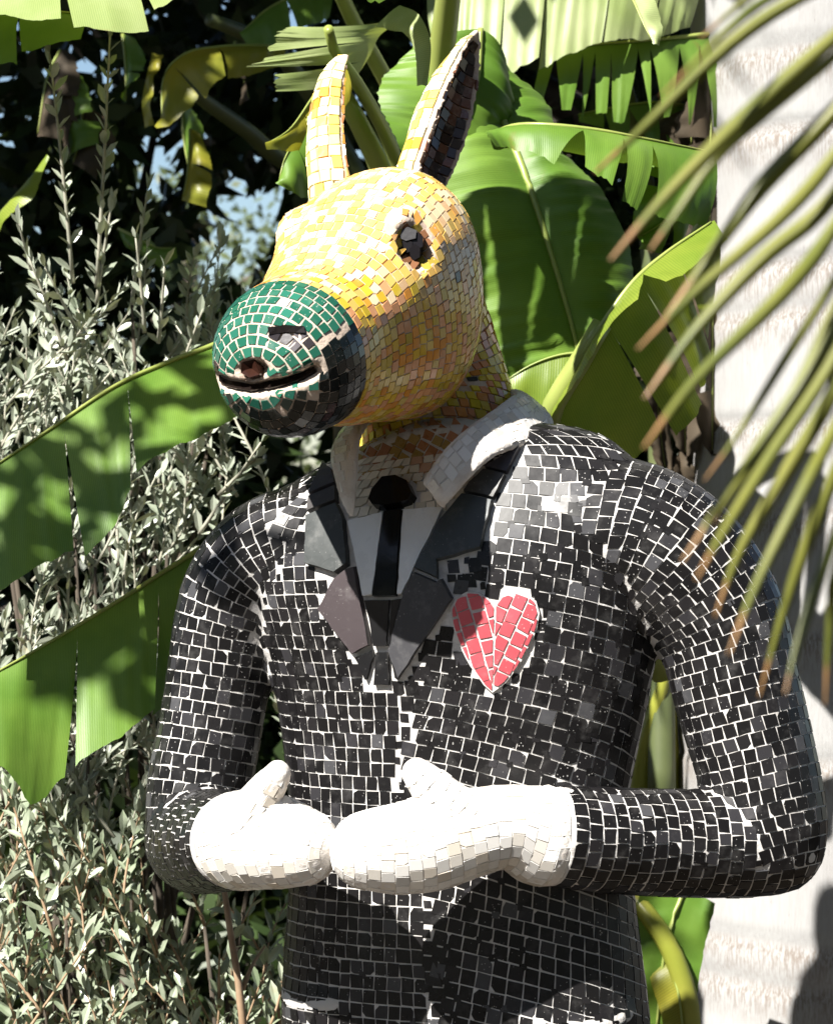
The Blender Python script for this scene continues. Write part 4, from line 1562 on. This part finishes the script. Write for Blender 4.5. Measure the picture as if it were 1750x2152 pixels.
# --- older plant further back at the left, with yellowing rags
pb = thing('banana_plant', 'shaded banana plant in the middle distance with yellow rags of old leaf', 'banana plant', (gx(800, 1.5), 1.5, 0), 'banana plants round the statue')
stalk(pb, 'pseudostem', [(800, 2360, 1.5), (800, 1500, 1.5), (795, 700, 1.46), (780, 420, 1.42)], 0.11, 0.06, 'dark_stem', 18, 14)
stalk(pb, 'petiole', [(780, 420, 1.42), (600, 340, 1.36), (520, 275, 1.28), (435, 215, 1.2), (380, 170, 1.15)], 0.016, 0.010, 'dark_green')
stalk(pb, 'petiole', [(780, 420, 1.42), (680, 240, 1.38), (590, 115, 1.3), (520, 72, 1.22), (440, 40, 1.15)], 0.016, 0.010, 'dark_green')
banana_leaf(pb, [(600, 100, 1.12), (540, 95, 1.08), (460, 98, 1.05), (390, 112, 1.03), (345, 160, 1.02), (340, 262, 1.0)],
            [[(590, 130, 1.08), (520, 150, 1.04), (450, 172, 1.0), (405, 240, 0.98), (375, 270, 0.98), (352, 274, 0.98)]], 'banana_yellow', 6, 50, 7, ((0.45, 0.7),), 0.0010, 0.010, gap=0.1)
banana_leaf(pb, [(320, 110, 1.15), (308, 160, 1.12), (298, 215, 1.1), (305, 268, 1.1)], [[(345, 120, 1.14), (322, 170, 1.1), (318, 220, 1.08), (322, 262, 1.08)]], 'banana_yellow', 0, 30, 5, ((),), 0.0006)
banana_leaf(pb, [(400, 272, 1.2), (398, 320, 1.16), (392, 380, 1.14), (382, 420, 1.14)], [[(420, 280, 1.18), (442, 330, 1.14), (446, 400, 1.12), (436, 436, 1.12)]], 'banana_yellow', 5, 30, 6, ((0.6,),), 0.0008, 0.006)
banana_leaf(pb, [(700, -40, 1.2), (620, -10, 1.16), (560, 20, 1.14), (505, 70, 1.12)], [[(690, 40, 1.16), (640, 62, 1.12), (580, 80, 1.1), (510, 80, 1.1)]], 'banana', 6, 40, 7, ((0.5,),), 0.0010, 0.008)
banana_leaf(pb, [(250, 480, 1.3), (290, 500, 1.26), (330, 520, 1.24), (368, 520, 1.24)], [[(270, 520, 1.28), (310, 545, 1.24), (345, 560, 1.22), (372, 535, 1.22)]], 'banana', 5, 30, 6, ((),), 0.0008, 0.006)
for k in range(7):
    x, y = uni(120, 560), uni(60, 240)
    banana_leaf(pb, [(x, y, 1.3), (x + uni(-30, 30), y + 60, 1.28), (x + uni(-50, 50), y + uni(120, 200), 1.26)],
                [[(x + 30, y + 10, 1.28), (x + uni(20, 60), y + 70, 1.26), (x + uni(0, 50), y + uni(120, 190), 1.24)]], random.choice(['banana', 'banana_dead', 'banana']), 5, 30, 6, ((0.6,),), 0.0008, 0.006, jag=0.1)
# ------------------------------------------------------------------ bushes, trees, palms
LEAF_UNIT = None


def leaf_mesh_unit(name, mat):
    """one lens-shaped leaf, 1 long, 1 wide, folded along its rib"""
    v = [(0, 0, 0), (-0.36, 0.30, 0.10), (0, 0.33, 0), (0.36, 0.30, 0.10), (-0.40, 0.66, 0.10), (0, 0.68, -0.02), (0.40, 0.66, 0.10), (0, 1, -0.06)]
    f = [(0, 2, 1), (0, 3, 2), (1, 2, 5, 4), (2, 3, 6, 5), (4, 5, 7), (5, 6, 7)]
    me = bpy.data.meshes.new(name)
    me.from_pydata(v, [], f)
    me.materials.append(mat)
    me.update()
    return me, np.array(v), f


def scatter_leaves(root, name, mats, recs, keep, field_name='foliage'):
    """recs: (base, direction, normal, length, width); the largest in view become single leaves"""
    mat = mats
    me, V, F = leaf_mesh_unit(name, mat)
    sc = []
    for r in recs:
        b, d, n, l, w = r
        c = b + d * (l * 0.5)
        px, py = pix(c)
        vis = 0.0
        if 0 < px < 1750 and 0 < py < 2152:
            vis = l * w * abs(n.dot((CAMP - c).normalized())) / (D + c.y) ** 2 * (1.0 if c.y < 0.75 else 0.6)
        sc.append(vis)
    order = sorted(range(len(recs)), key=lambda i: -sc[i])
    single = set(order[:keep])
    mbv, mbf = [], []
    base = 0
    for i, (b, d, n, l, w) in enumerate(recs):
        d = d.normalized()
        s = d.cross(n).normalized()
        n2 = s.cross(d)
        if i in single:
            o = bpy.data.objects.new(name, me)
            COL.objects.link(o)
            m = Matrix((s * w, d * l, n2 * w)).transposed().to_4x4()
            m.translation = b - WP[root.name]
            o.parent = root
            o.matrix_local = m
            WP[o.name] = b
        else:
            A = np.array([list(s * w), list(d * l), list(n2 * w)])
            mbv.append(V @ A + np.array(b))
            mbf.extend(tuple(k + base for k in f) for f in F)
            base += len(V)
    if mbv:
        o = mesh_obj(field_name, np.concatenate(mbv).tolist(), mbf, mat, root)
        o['kind'] = 'stuff'


def sprig(tip, root_dir, length, leaf_l, leaf_w, recs, stems, gap, thick, bare=0.15, bend=0.3):
    """a shoot that ends at tip; leaves in loose pairs along it"""
    n = max(5, int(length / gap))
    d = root_dir.normalized()
    side = Vector((uni(-1, 1), uni(-1, 1), uni(-0.4, 0.4))).normalized()
    pts = []
    for i in range(n + 1):
        t = i / n
        p = tip - d * length * (1 - t) + side * (math.sin((1 - t) * 2.2) * bend * length * 0.35)
        pts.append(p)
    stems.append((pts, thick))
    ang = uni(0, 6.28)
    for i in range(int(n * bare), n + 1):
        t = (pts[min(i + 1, n)] - pts[max(i - 1, 0)]).normalized()
        a = t.cross(Vector((0.3, 1, 0.2))).normalized()
        b = t.cross(a)
        ang += 1.57 + uni(-0.4, 0.4)
        for q in (0, math.pi):
            if rnd() < 0.12:
                continue
            o = a * math.cos(ang + q) + b * math.sin(ang + q)
            op = uni(0.55, 1.15) if i < n - 1 else uni(0.15, 0.5)
            dr = (t + o * op + Vector((0, 0, uni(-0.1, 0.15)))).normalized()
            nn = (t - dr * t.dot(dr) * 0.9 + Vector((uni(-0.5, 0.5), uni(-0.9, 0.3), uni(-0.3, 0.7)))).normalized()
            nn = (nn - dr * nn.dot(dr)).normalized()
            k = uni(0.55, 1.3) * (0.7 + 0.3 * (1 if i < n - 2 else 0.6))
            recs.append((pts[i], dr, nn, leaf_l * k, leaf_w * k))


def bush(name, label, base, regions, leaf_l, leaf_w, gap, mat, twig, extra=()):
    root = thing(name, label, 'bush', base, 'bushes left of the statue')
    recs, stems = [], []
    for e in extra:
        tip, low, = P(*e[0]), P(*e[1])
        sprig(tip, tip - low, (tip - low).length, leaf_l * 1.05, leaf_w * 1.05, recs, stems, gap * 1.2, 0.0022, 0.02, 0.06)
    for (x0, x1, y0, y1, d0, d1, cnt, lo, hi, sk) in regions:
        for _ in range(cnt):
            px, py, y = uni(x0, x1), uni(y0, y1), uni(d0, d1)
            tip = P(px, py, y)
            dv = Vector((uni(-0.55, 0.65) + sk, uni(-0.5, 0.2), uni(0.55, 1.1)))
            sprig(tip, dv, uni(lo, hi), leaf_l, leaf_w, recs, stems, gap, uni(0.0011, 0.002), 0.1, uni(0.1, 0.6))
    # stems: the shoots of the bush, each its own branch down to the woody base for the long ones
    mbs = Mesh()
    for i, (pts, th) in enumerate(stems):
        q = pts[::max(1, len(pts) // 6)]
        if q[-1] is not pts[-1]:
            q.append(pts[-1])
        v, f = tube(q, [th * (1.3 - 0.8 * k / (len(q) - 1)) for k in range(len(q))], 5)
        if i < 40:
            mesh_obj('branch', v, f, twig, root, True)
        else:
            mbs.add(v, f)
    o = mbs.build('twigs', twig, root, True)
    o['kind'] = 'stuff'
    # woody limbs from the ground
    bz = Vector(base)
    lim = [s for s in stems if rnd() < 0.16][:36]
    for pts, th in lim:
        a = bz + Vector((uni(-0.1, 0.1), uni(-0.06, 0.06), 0.02))
        b = pts[0]
        mid = a.lerp(b, 0.5) + Vector((uni(-0.05, 0.05), 0.08, 0.04))
        v, f = tube([a, a.lerp(mid, 0.6), mid, mid.lerp(b, 0.6), b], [0.010, 0.008, 0.006, 0.004, 0.002], 6)
        mesh_obj('limb', v, f, M['bark'], root, True)
    scatter_leaves(root, 'leaf', mat, recs, 285)
    return root


bush('silvery_bush', 'tall silvery bush with small narrow leaves and upright shoots at the left', (gx(180, 0.62), 0.62, 0),
     [(-60, 470, 640, 1000, 0.42, 0.62, 62, 0.10, 0.26, 0.0), (-60, 330, 480, 760, 0.50, 0.7, 18, 0.12, 0.28, 0.0), (-60, 640, 950, 1350, 0.36, 0.56, 52, 0.09, 0.22, 0.12),
      (-60, 420, 1300, 1650, 0.34, 0.52, 48, 0.09, 0.22, 0.1), (380, 560, 480, 700, 0.6, 0.8, 14, 0.08, 0.18, 0.0)],
     0.024, 0.0100, 0.0125, M['bush'], M['twig'],
     extra=[((104, 112, 0.42), (150, 600, 0.48)), ((232, 52, 0.42), (200, 600, 0.48)), ((40, 470, 0.42), (96, 660, 0.5)), ((310, 400, 0.5), (280, 640, 0.52)), ((236, 420, 0.46), (205, 640, 0.5)),
            ((548, 930, 0.36), (420, 1120, 0.42)), ((60, 540, 0.4), (140, 760, 0.44)), ((430, 640, 0.42), (360, 840, 0.46)), ((345, 560, 0.44), (330, 720, 0.48)), ((540, 960, 0.32), (460, 1040, 0.36)),
            ((95, 560, 0.4), (180, 720, 0.44)), ((285, 500, 0.42), (300, 700, 0.46))])
low = bush('leafy_bush', 'low dense bush with broader grey-green leaves at the bottom left, before the statue\'s elbow', (gx(250, 0.42), 0.42, 0),
     [(-60, 320, 1620, 2000, 0.28, 0.48, 70, 0.08, 0.2, 0.0), (-60, 640, 1880, 2330, 0.22, 0.46, 105, 0.07, 0.18, 0.0)],
     0.028, 0.0112, 0.0130, M['bush2'], M['brown_twig'])
bt = stalk(low, 'stem', [(520, 2400, 0.16), (512, 2180, 0.15), (500, 2060, 0.14), (484, 1960, 0.14), (470, 1860, 0.15)], 0.0055, 0.0032, 'brown_twig', 14, 8)
bt['label'] = 'bare pale brown stem under the folded arm'
stalk(low, 'stem', [(510, 2080, 0.145), (530, 2030, 0.16), (556, 1990, 0.19)], 0.003, 0.0015, 'brown_twig', 8, 6)


def crown(root, name, blobs, n, ll, lw, mat, holes=(), seed=1, kind='stuff'):
    """leaves spread through the volume of several uneven blobs"""
    rs = np.random.RandomState(seed)
    V = np.array([(0, 0, 0), (-0.5, 0.5, 0.08), (0.5, 0.5, 0.08), (0, 1, 0)])
    vs = []
    tot = sum(b[1][0] * b[1][1] * b[1][2] for b in blobs)
    for c, r in blobs:
        k = int(n * r[0] * r[1] * r[2] / tot)
        p = rs.normal(size=(k, 3))
        p /= np.linalg.norm(p, axis=1)[:, None]
        p *= (rs.uniform(0.15, 1, size=(k, 1)) ** 0.45)
        p = p * np.array(r) + np.array(c)
        d = rs.normal(size=(k, 3))
        d /= np.linalg.norm(d, axis=1)[:, None]
        e = rs.normal(size=(k, 3))
        s = np.cross(d, e)
        s /= np.linalg.norm(s, axis=1)[:, None]
        q = np.cross(s, d)
        kk = rs.uniform(0.6, 1.2, size=(k, 1))
        if holes:
            ky = (D + p[:, 1]) / D * U
            px = 875 + p[:, 0] / ky
            py = 1076 - (p[:, 2] - CZ) / ky
            ok = np.ones(k, bool)
            wob = 1 + 0.25 * np.sin(p[:, 0] * 23 + p[:, 2] * 31) * np.cos(p[:, 2] * 17)
            for hx, hy, rx, ry in holes:
                ok &= ((px - hx) / (rx + 42)) ** 2 + ((py - hy) / (ry + 42)) ** 2 > wob
            p, d, s, q, kk = p[ok], d[ok], s[ok], q[ok], kk[ok]
        for x, y, z in V:
            pass
        A = p[:, None, :] + V[None, :, 0, None] * (s * kk * lw)[:, None, :] + V[None, :, 1, None] * (d * kk * ll)[:, None, :] + V[None, :, 2, None] * (q * kk * lw)[:, None, :]
        vs.append(A.reshape(-1, 3))
    v = np.concatenate(vs)
    m = len(v) // 4
    me = bpy.data.meshes.new(name)
    me.vertices.add(len(v))
    me.vertices.foreach_set('co', v.astype(np.float32).ravel())
    me.loops.add(m * 6)
    i = np.arange(m)[:, None] * 4
    tri = np.concatenate([i + np.array([0, 2, 1]), i + np.array([1, 2, 3])], axis=1).reshape(-1)
    me.loops.foreach_set('vertex_index', tri.astype(np.int32))
    me.polygons.add(m * 2)
    me.polygons.foreach_set('loop_start', (np.arange(m * 2) * 3).astype(np.int32))
    me.materials.append(mat)
    me.update(calc_edges=True)
    o = bpy.data.objects.new(name, me)
    COL.objects.link(o)
    WP[o.name] = Vector()
    attach(o, root)
    o['kind'] = kind
    return o


def tree(label, base, height, r, blobs, n, ll, lw, mat, holes, seed, cat='tree', name='broadleaf_tree'):
    root = thing(name, label, cat, base, {'dark_shrub': 'dark shrubs closing the view', 'broadleaf_tree': 'broad-leaved trees of the garden'}[name])
    b = Vector(base)
    top = b + Vector((uni(-0.1, 0.1), uni(-0.1, 0.1), height))
    v, f = tube([b - Vector((0, 0, 0.05)), b.lerp(top, 0.3) + Vector((0.03, 0, 0)), b.lerp(top, 0.65), top], [r * 1.25, r, r * 0.75, r * 0.4], 10)
    mesh_obj('trunk', v, f, M['bark'], root, True)
    for c, rr in blobs[:8]:
        c = Vector(c)
        st = b.lerp(top, uni(0.45, 0.9))
        v, f = tube([st, st.lerp(c, 0.5) + Vector((0, 0, 0.04)), c], [r * 0.4, r * 0.25, r * 0.1], 7)
        mesh_obj('limb', v, f, M['bark'], root, True)
    crown(root, 'crown', blobs, n, ll, lw, mat, holes, seed)
    return root


HOLES = [(318, 348, 62, 52), (545, 450, 55, 80), (500, 520, 60, 90), (420, 560, 40, 60), (1195, 180, 62, 70), (1180, 240, 40, 40), (240, 700, 26, 18), (150, 140, 16, 18), (205, 145, 16, 14),
         (625, 30, 34, 22), (1370, 355, 26, 16), (775, 345, 16, 22), (1440, 1000, 18, 50), (640, 940, 40, 30), (1400, 1520, 30, 60)]


def blob(px, py, y, rx, ry, rz):
    return (tuple(P(px, py, y)), (rx, ry, rz))


# dark shrubs that close the view behind the banana plants
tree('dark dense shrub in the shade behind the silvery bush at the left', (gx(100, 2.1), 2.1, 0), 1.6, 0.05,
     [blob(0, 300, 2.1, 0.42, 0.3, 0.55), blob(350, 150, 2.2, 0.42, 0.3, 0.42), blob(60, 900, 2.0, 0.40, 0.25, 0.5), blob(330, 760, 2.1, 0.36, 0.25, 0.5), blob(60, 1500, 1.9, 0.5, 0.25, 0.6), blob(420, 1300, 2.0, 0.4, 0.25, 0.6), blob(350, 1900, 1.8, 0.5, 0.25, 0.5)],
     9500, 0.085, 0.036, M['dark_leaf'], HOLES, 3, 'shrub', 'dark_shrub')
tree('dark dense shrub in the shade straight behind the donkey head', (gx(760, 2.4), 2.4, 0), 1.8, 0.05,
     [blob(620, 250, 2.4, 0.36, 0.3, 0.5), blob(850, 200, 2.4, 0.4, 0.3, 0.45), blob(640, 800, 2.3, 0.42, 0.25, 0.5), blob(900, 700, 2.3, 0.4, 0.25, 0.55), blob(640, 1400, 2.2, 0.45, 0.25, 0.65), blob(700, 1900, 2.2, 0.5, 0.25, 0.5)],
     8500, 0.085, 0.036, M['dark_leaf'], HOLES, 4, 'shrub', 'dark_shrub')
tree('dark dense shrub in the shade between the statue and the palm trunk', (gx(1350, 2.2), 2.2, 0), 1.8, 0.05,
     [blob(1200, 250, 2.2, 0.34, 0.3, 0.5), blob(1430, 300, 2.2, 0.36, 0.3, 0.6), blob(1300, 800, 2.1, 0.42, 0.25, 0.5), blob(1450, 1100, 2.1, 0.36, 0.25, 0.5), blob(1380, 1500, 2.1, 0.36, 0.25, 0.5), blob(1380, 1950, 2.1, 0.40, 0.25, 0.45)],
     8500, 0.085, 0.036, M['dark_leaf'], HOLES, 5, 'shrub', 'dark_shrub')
# small-leaved trees beyond, seen through the gaps
tree('small-leaved tree seen against the sky through the gap at the left', (gx(330, 5.2), 5.2, 0), 2.2, 0.08,
     [blob(180, 600, 5.0, 0.6, 0.6, 0.5), blob(470, 640, 5.2, 0.6, 0.6, 0.45), blob(290, 440, 5.3, 0.26, 0.3, 0.16), blob(560, 560, 5.0, 0.3, 0.3, 0.16), blob(250, 1100, 5, 1.0, 0.6, 1.0), blob(700, 1100, 5, 1.0, 0.6, 1.0)],
     8000, 0.045, 0.022, M['tree_leaf'], (), 6)
tree('small-leaved tree seen against the sky in the gap right of the near ear', (gx(1250, 5.6), 5.6, 0), 2.9, 0.08,
     [blob(1170, 230, 5.6, 0.30, 0.5, 0.2), blob(1130, 140, 5.5, 0.22, 0.4, 0.16), blob(1400, 450, 5.6, 0.7, 0.6, 0.5), blob(1300, 1000, 5.5, 1.2, 0.6, 1.1), blob(1450, 1700, 5.5, 1.2, 0.6, 0.9)],
     8000, 0.05, 0.025, M['tree_leaf'], (), 8)
# tall unseen shade tree: crown put above the view to shade and dapple the bed
tree('tall unseen shade tree, its dark crown set above the banana plants to shade them', (0.9, 3.0, 0), 3.4, 0.11,
     [((-1.3, 1.5, 3.05), (0.7, 0.6, 0.35)), ((-0.5, 1.2, 3.15), (0.7, 0.55, 0.38)), ((0.3, 1.5, 3.2), (0.7, 0.6, 0.4)), ((-0.9, 2.3, 3.2), (0.8, 0.6, 0.4)), ((0.2, 2.4, 3.3), (0.8, 0.6, 0.4)), ((0.95, 2.2, 3.2), (0.6, 0.6, 0.4)),
      ((-1.8, 2.4, 3.1), (0.6, 0.7, 0.35)), ((-1.7, 0.9, 3.1), (0.45, 0.4, 0.25)), ((-1.75, 0.5, 3.1), (0.5, 0.36, 0.22)), ((-1.1, 0.45, 3.1), (0.5, 0.36, 0.22)), ((-0.45, 0.45, 3.1), (0.5, 0.36, 0.22)), ((0.2, 0.7, 3.1), (0.5, 0.4, 0.25)), ((-1.22, -0.92, 2.88), (0.20, 0.20, 0.18)), ((-1.45, -0.96, 2.9), (0.15, 0.15, 0.14))],
     19000, 0.11, 0.055, M['dark_leaf'], (), 9)


# unseen trees added round the bed to block sky light, with a sun gap
def ringed(label, base, h, r, blobs, n, seed):
    return tree(label, base, h, r, blobs, n, 0.20, 0.10, M['dark_leaf'], (), seed)


ringed('unseen big tree right of the palm frond, its low wide crown added to block the sky', (2.7, -2.2, 0), 3.6, 0.16,
       [((1.5, -0.9, 3.6), (1.1, 1.1, 0.5)), ((1.6, -2.6, 3.7), (1.3, 1.1, 0.6)), ((3.0, -1.8, 3.6), (1.3, 1.6, 0.8)), ((2.6, -0.2, 3.5), (1.2, 1.1, 0.7)), ((2.4, 1.2, 3.5), (1.1, 1.0, 0.7)), ((2.6, -4.2, 3.6), (1.4, 1.3, 0.8)), ((0.75, -3.5, 3.9), (1.0, 1.0, 0.5)),
        ((3.4, -1.0, 2.2), (0.7, 1.6, 1.0)), ((3.3, -3.6, 2.2), (0.7, 1.4, 1.1))], 9000, 21)
ringed('unseen big tree far in front of the statue, its tall open crown added to block the sky', (-0.6, -6.2, 0), 4.2, 0.18,
       [((-0.6, -4.9, 4.1), (1.4, 1.1, 0.6)), ((-2.2, -5.6, 3.4), (1.4, 1.1, 0.9)), ((0.8, -5.9, 3.0), (1.4, 0.9, 1.4)), ((-1.0, -6.6, 2.0), (2.0, 0.8, 1.5)), ((2.2, -6.4, 2.0), (1.6, 0.9, 1.5)), ((-3.2, -6.4, 1.8), (1.4, 0.9, 1.4))], 9000, 22)
ringed('unseen big tree left of the silvery bush, its dense crown added to block the sky', (-4.1, -1.2, 0), 3.8, 0.16,
       [((-3.6, -0.8, 3.5), (0.9, 1.1, 0.7)), ((-3.0, 0.6, 3.4), (1.1, 1.0, 0.6)), ((-4.3, -2.4, 3.2), (1.0, 1.4, 1.0)), ((-4.2, -4.4, 2.6), (1.0, 1.3, 1.2)), ((-3.6, 1.6, 2.6), (1.0, 1.0, 1.0)), ((-3.9, -0.6, 1.8), (0.6, 1.6, 1.2))], 8000, 23)


# ------------------------------------------------------------------ palm trunk at the right
def palm_trunk():
    m, nt, b = new_mat('palm_bark')
    L = nt.links
    co = coords(nt)
    n1 = N(nt, 'ShaderNodeTexNoise', Scale=5.0, Detail=8.0, Roughness=0.65)
    L.new(coords(nt, (1, 1, 0.7)), n1.inputs['Vector'])
    r = ramp(nt, [(0.26, (0.28, 0.265, 0.255)), (0.42, (0.345, 0.34, 0.34)), (0.60, (0.375, 0.375, 0.375)), (0.78, (0.32, 0.295, 0.28))])
    L.new(n1.outputs[0], r.inputs[0])
    n2 = N(nt, 'ShaderNodeTexNoise', Scale=22.0, Detail=8.0, Roughness=0.7)
    L.new(coords(nt, (16.0, 16.0, 1.5)), n2.inputs['Vector'])
    r2 = ramp(nt, [(0.27, (0.35, 0.31, 0.28)), (0.36, (0.93, 0.92, 0.91)), (0.6, (1.04, 1.04, 1.04))])
    L.new(n2.outputs[0], r2.inputs[0])
    # cracked bands just under the leaf scars
    at = N(nt, 'ShaderNodeAttribute', attribute_name='scar')
    ms = N(nt, 'ShaderNodeMath', operation='MULTIPLY')
    L.new(at.outputs['Fac'], ms.inputs[0])
    n3 = N(nt, 'ShaderNodeTexNoise', Scale=34.0, Detail=6.0, Roughness=0.7)
    L.new(coords(nt, (11.0, 11.0, 1.6)), n3.inputs['Vector'])
    r3 = ramp(nt, [(0.42, (1, 1, 1)), (0.56, (0, 0, 0))])
    L.new(n3.outputs[0], r3.inputs[0])
    L.new(r3.outputs[0], ms.inputs[1])
    c = mixc(nt, r.outputs[0], r2.outputs[0], 1.0, 'MULTIPLY')
    c = mixc(nt, c, (0.20, 0.165, 0.14), ms.outputs[0])
    L.new(c, b.inputs['Base Color'])
    b.inputs['Roughness'].default_value = 0.85
    bump(nt, b, n2.outputs[0], 0.35, 0.004)
    root = thing('palm_tree', 'thick pale grey palm trunk with ringed bark at the right edge', 'palm', (gx(1775, 0.76), 0.96, 0))
    cy = 0.76
    k = K(cy)
    scars = [CZ - (y - 1076) * k for y in (-320, 96, 262, 548, 645, 880, 1080, 1330, 1600, 1985, 2075, 2350, 2600, 2900)]
    nz, na = 420, 72
    zt = 4.6
    vs, fs, sc = [], [], []
    for j in range(nz + 1):
        z = -0.05 + (zt + 0.05) * j / nz
        py = 1076 - (z - CZ) / k
        left = np.interp(py, [0, 400, 900, 1450, 2152, 3000], [1484, 1500, 1490, 1452, 1446, 1420])
        cx = np.interp(py, [0, 1000, 2152, 3000], [1830, 1825, 1800, 1790])
        r0 = (cx - left) * k
        g = 0.0
        s = 0.0
        for q in scars:
            dz = z - q
            if abs(dz) < 0.012:
                g -= 0.006 * (1 - abs(dz) / 0.012)
            if -0.055 < dz <= 0.004:
                s = max(s, 1 - abs(dz + 0.012) / 0.05)
        x0 = (cx - 875) * k
        for i in range(na):
            a = 2 * math.pi * i / na
            w = noise.noise(Vector((math.cos(a) * 1.5, math.sin(a) * 1.5, z * 3))) * 0.004 + noise.noise(Vector((math.cos(a) * 5, math.sin(a) * 5, z * 9))) * 0.0015
            vs.append((x0 + math.cos(a) * (r0 + g + w), cy + 0.2 + math.sin(a) * (r0 + g + w), z + noise.noise(Vector((math.cos(a), math.sin(a), z))) * 0.01))
            sc.append(s)
    for j in range(nz):
        for i in range(na):
            i2 = (i + 1) % na
            fs.append((j * na + i, j * na + i2, (j + 1) * na + i2, (j + 1) * na + i))
    o = mesh_obj('trunk', vs, fs, m, root, True)
    at_ = o.data.attributes.new('scar', 'FLOAT', 'POINT')
    at_.data.foreach_set('value', np.array(sc, dtype=np.float32))
    # fronds at the head of the trunk, far above the picture
    top = Vector((vs[-1][0] - 0.2, cy + 0.2, zt))
    for q in range(9):
        an = q * 2 * math.pi / 9 + 0.3
        dv = Vector((math.cos(an), math.sin(an), 0))
        pts = [top + dv * s * 1.9 + Vector((0, 0, 0.7 * s - 1.3 * s * s)) for s in (0, 0.25, 0.5, 0.75, 1.0)]
        v, f = tube(pts, [0.03, 0.025, 0.02, 0.012, 0.005], 6)
        fr = mesh_obj('frond', v, f, M['frond_rib'], root, True)
        mb = Mesh()
        for t in np.linspace(0.12, 1, 34):
            i = min(int(t * 4), 3)
            p = pts[i].lerp(pts[i + 1], t * 4 - i)
            for sg in (-1, 1):
                sd = Vector((-dv.y, dv.x, 0)) * sg
                e = p + sd * 0.45 + dv * 0.2 - Vector((0, 0, 0.22))
                w = dv * 0.016
                mb.add([p - w, p + w, p.lerp(e, 0.5) + w, p.lerp(e, 0.5) - w, e], [(0, 1, 2, 3), (3, 2, 4)], None, [(0, 0), (0, 0), (0, 0.5), (0, 0.5), (0, 0.9)])
        lf = mb.build('leaflets', M['frond'], fr)
        lf['kind'] = 'stuff'


palm_trunk()

# ------------------------------------------------------------------ blurred palm frond close to the camera
FR = [  # leaflets: from the rachis to the tip (px, py), width px
    ([(1900, -130), (1640, -20), (1530, 60), (1390, 200)], 26),
    ([(1900, -90), (1700, -20), (1540, 85), (1357, 262), (1250, 362)], 40),
    ([(1900, -40), (1760, 70), (1606, 206), (1498, 309), (1390, 421), (1283, 545)], 48),
    ([(1900, -20), (1760, 110), (1600, 240), (1507, 328), (1418, 454), (1366, 525)], 34),
    ([(1900, 60), (1760, 225), (1615, 375), (1526, 492), (1376, 700)], 52),
    ([(1900, 120), (1760, 320), (1652, 445), (1465, 609), (1340, 733)], 40),
    ([(1900, 180), (1750, 415), (1606, 539), (1465, 690), (1355, 836)], 46),
    ([(1900, 230), (1755, 478), (1652, 609), (1465, 796), (1353, 940)], 44),
    ([(1900, 360), (1765, 680), (1608, 930), (1539, 1028), (1434, 1180)], 44),
    ([(1900, 420), (1765, 735), (1628, 949), (1534, 1097), (1463, 1218)], 36),
    ([(1900, 470), (1765, 800), (1667, 974), (1564, 1146), (1503, 1296)], 44),
    ([(1900, 540), (1765, 880), (1707, 998), (1598, 1215), (1532, 1374)], 36),
    ([(1910, 620), (1755, 1005), (1667, 1234), (1596, 1464)], 40),
    ([(1910, 700), (1755, 1130), (1687, 1333), (1650, 1458)], 30),
    ([(1920, 780), (1775, 1160), (1750, 1293), (1734, 1482)], 34),
    ([(1900, 300), (1765, 570), (1660, 740), (1560, 900), (1480, 1010)], 26),
    ([(1905, 330), (1765, 620), (1680, 800), (1590, 960), (1500, 1100)], 22),
    ([(1900, -160), (1720, -100), (1600, -30), (1470, 80)], 30),
]
fp = thing('young_palm', 'out-of-focus palm frond with brown-tipped leaflets reaching in from the right', 'palm', (1.05, -1.45, 0))
stp = [Vector((1.05, -1.45, -0.02)), Vector((1.04, -1.46, 0.5)), Vector((1.02, -1.48, 1.0))]
v, f = tube(stp, [0.06, 0.055, 0.05], 12)
mesh_obj('trunk', v, f, M['bark'], fp, True)
rac = [P(1905, 1100, -1.66), P(1925, 800, -1.66), P(1915, 500, -1.66), P(1900, 200, -1.66), P(1895, -60, -1.66), P(1890, -260, -1.66)]
v, f = tube([Vector((1.02, -1.48, 1.0)), Vector((0.85, -1.55, 1.15)), P(2150, 1400, -1.63)] + rac, [0.016, 0.013, 0.010, 0.008, 0.007, 0.0065, 0.006, 0.005, 0.004], 10)
rach = mesh_obj('rachis', v, f, M['frond_rib'], fp, True)
for k, (pts, w) in enumerate(FR):
    y0 = -1.66
    y1 = -1.66 + uni(-0.10, 0.06)
    n = 22
    q = [(x, y, y0 + (y1 - y0) * i / (len(pts) - 1)) for i, (x, y) in enumerate(pts)]
    arr = np.array(q)
    C = [P(*catmull(arr, t)) for t in np.linspace(0, len(q) - 1, n)]
    vs, fs, uvs = [], [], []
    for i, c in enumerate(C):
        t = i / (n - 1)
        tg = (C[min(i + 1, n - 1)] - C[max(i - 1, 0)]).normalized()
        s = tg.cross(Vector((0.25, -1, 0.3))).normalized()
        nn = s.cross(tg).normalized()
        if nn.y > 0:
            nn = -nn
        hw = w * 0.40 * K(-1.66) * (0.55 + 0.45 * min(1, t * 3)) * (1 - max(0, (t - 0.45) / 0.55) ** 1.5 * 0.85)
        for a, dz in ((-1, -1.0), (-0.5, -0.5), (0, 0.0), (0.5, -0.5), (1, -1.0)):
            vs.append(c + s * hw * a + nn * hw * dz)
            uvs.append((a, t))
    for i in range(n - 1):
        for j in range(4):
            a = i * 5 + j
            fs.append((a, a + 1, a + 6, a + 5))
    mesh_obj('leaflet', vs, fs, M['frond'], fp, True, None, uvs)
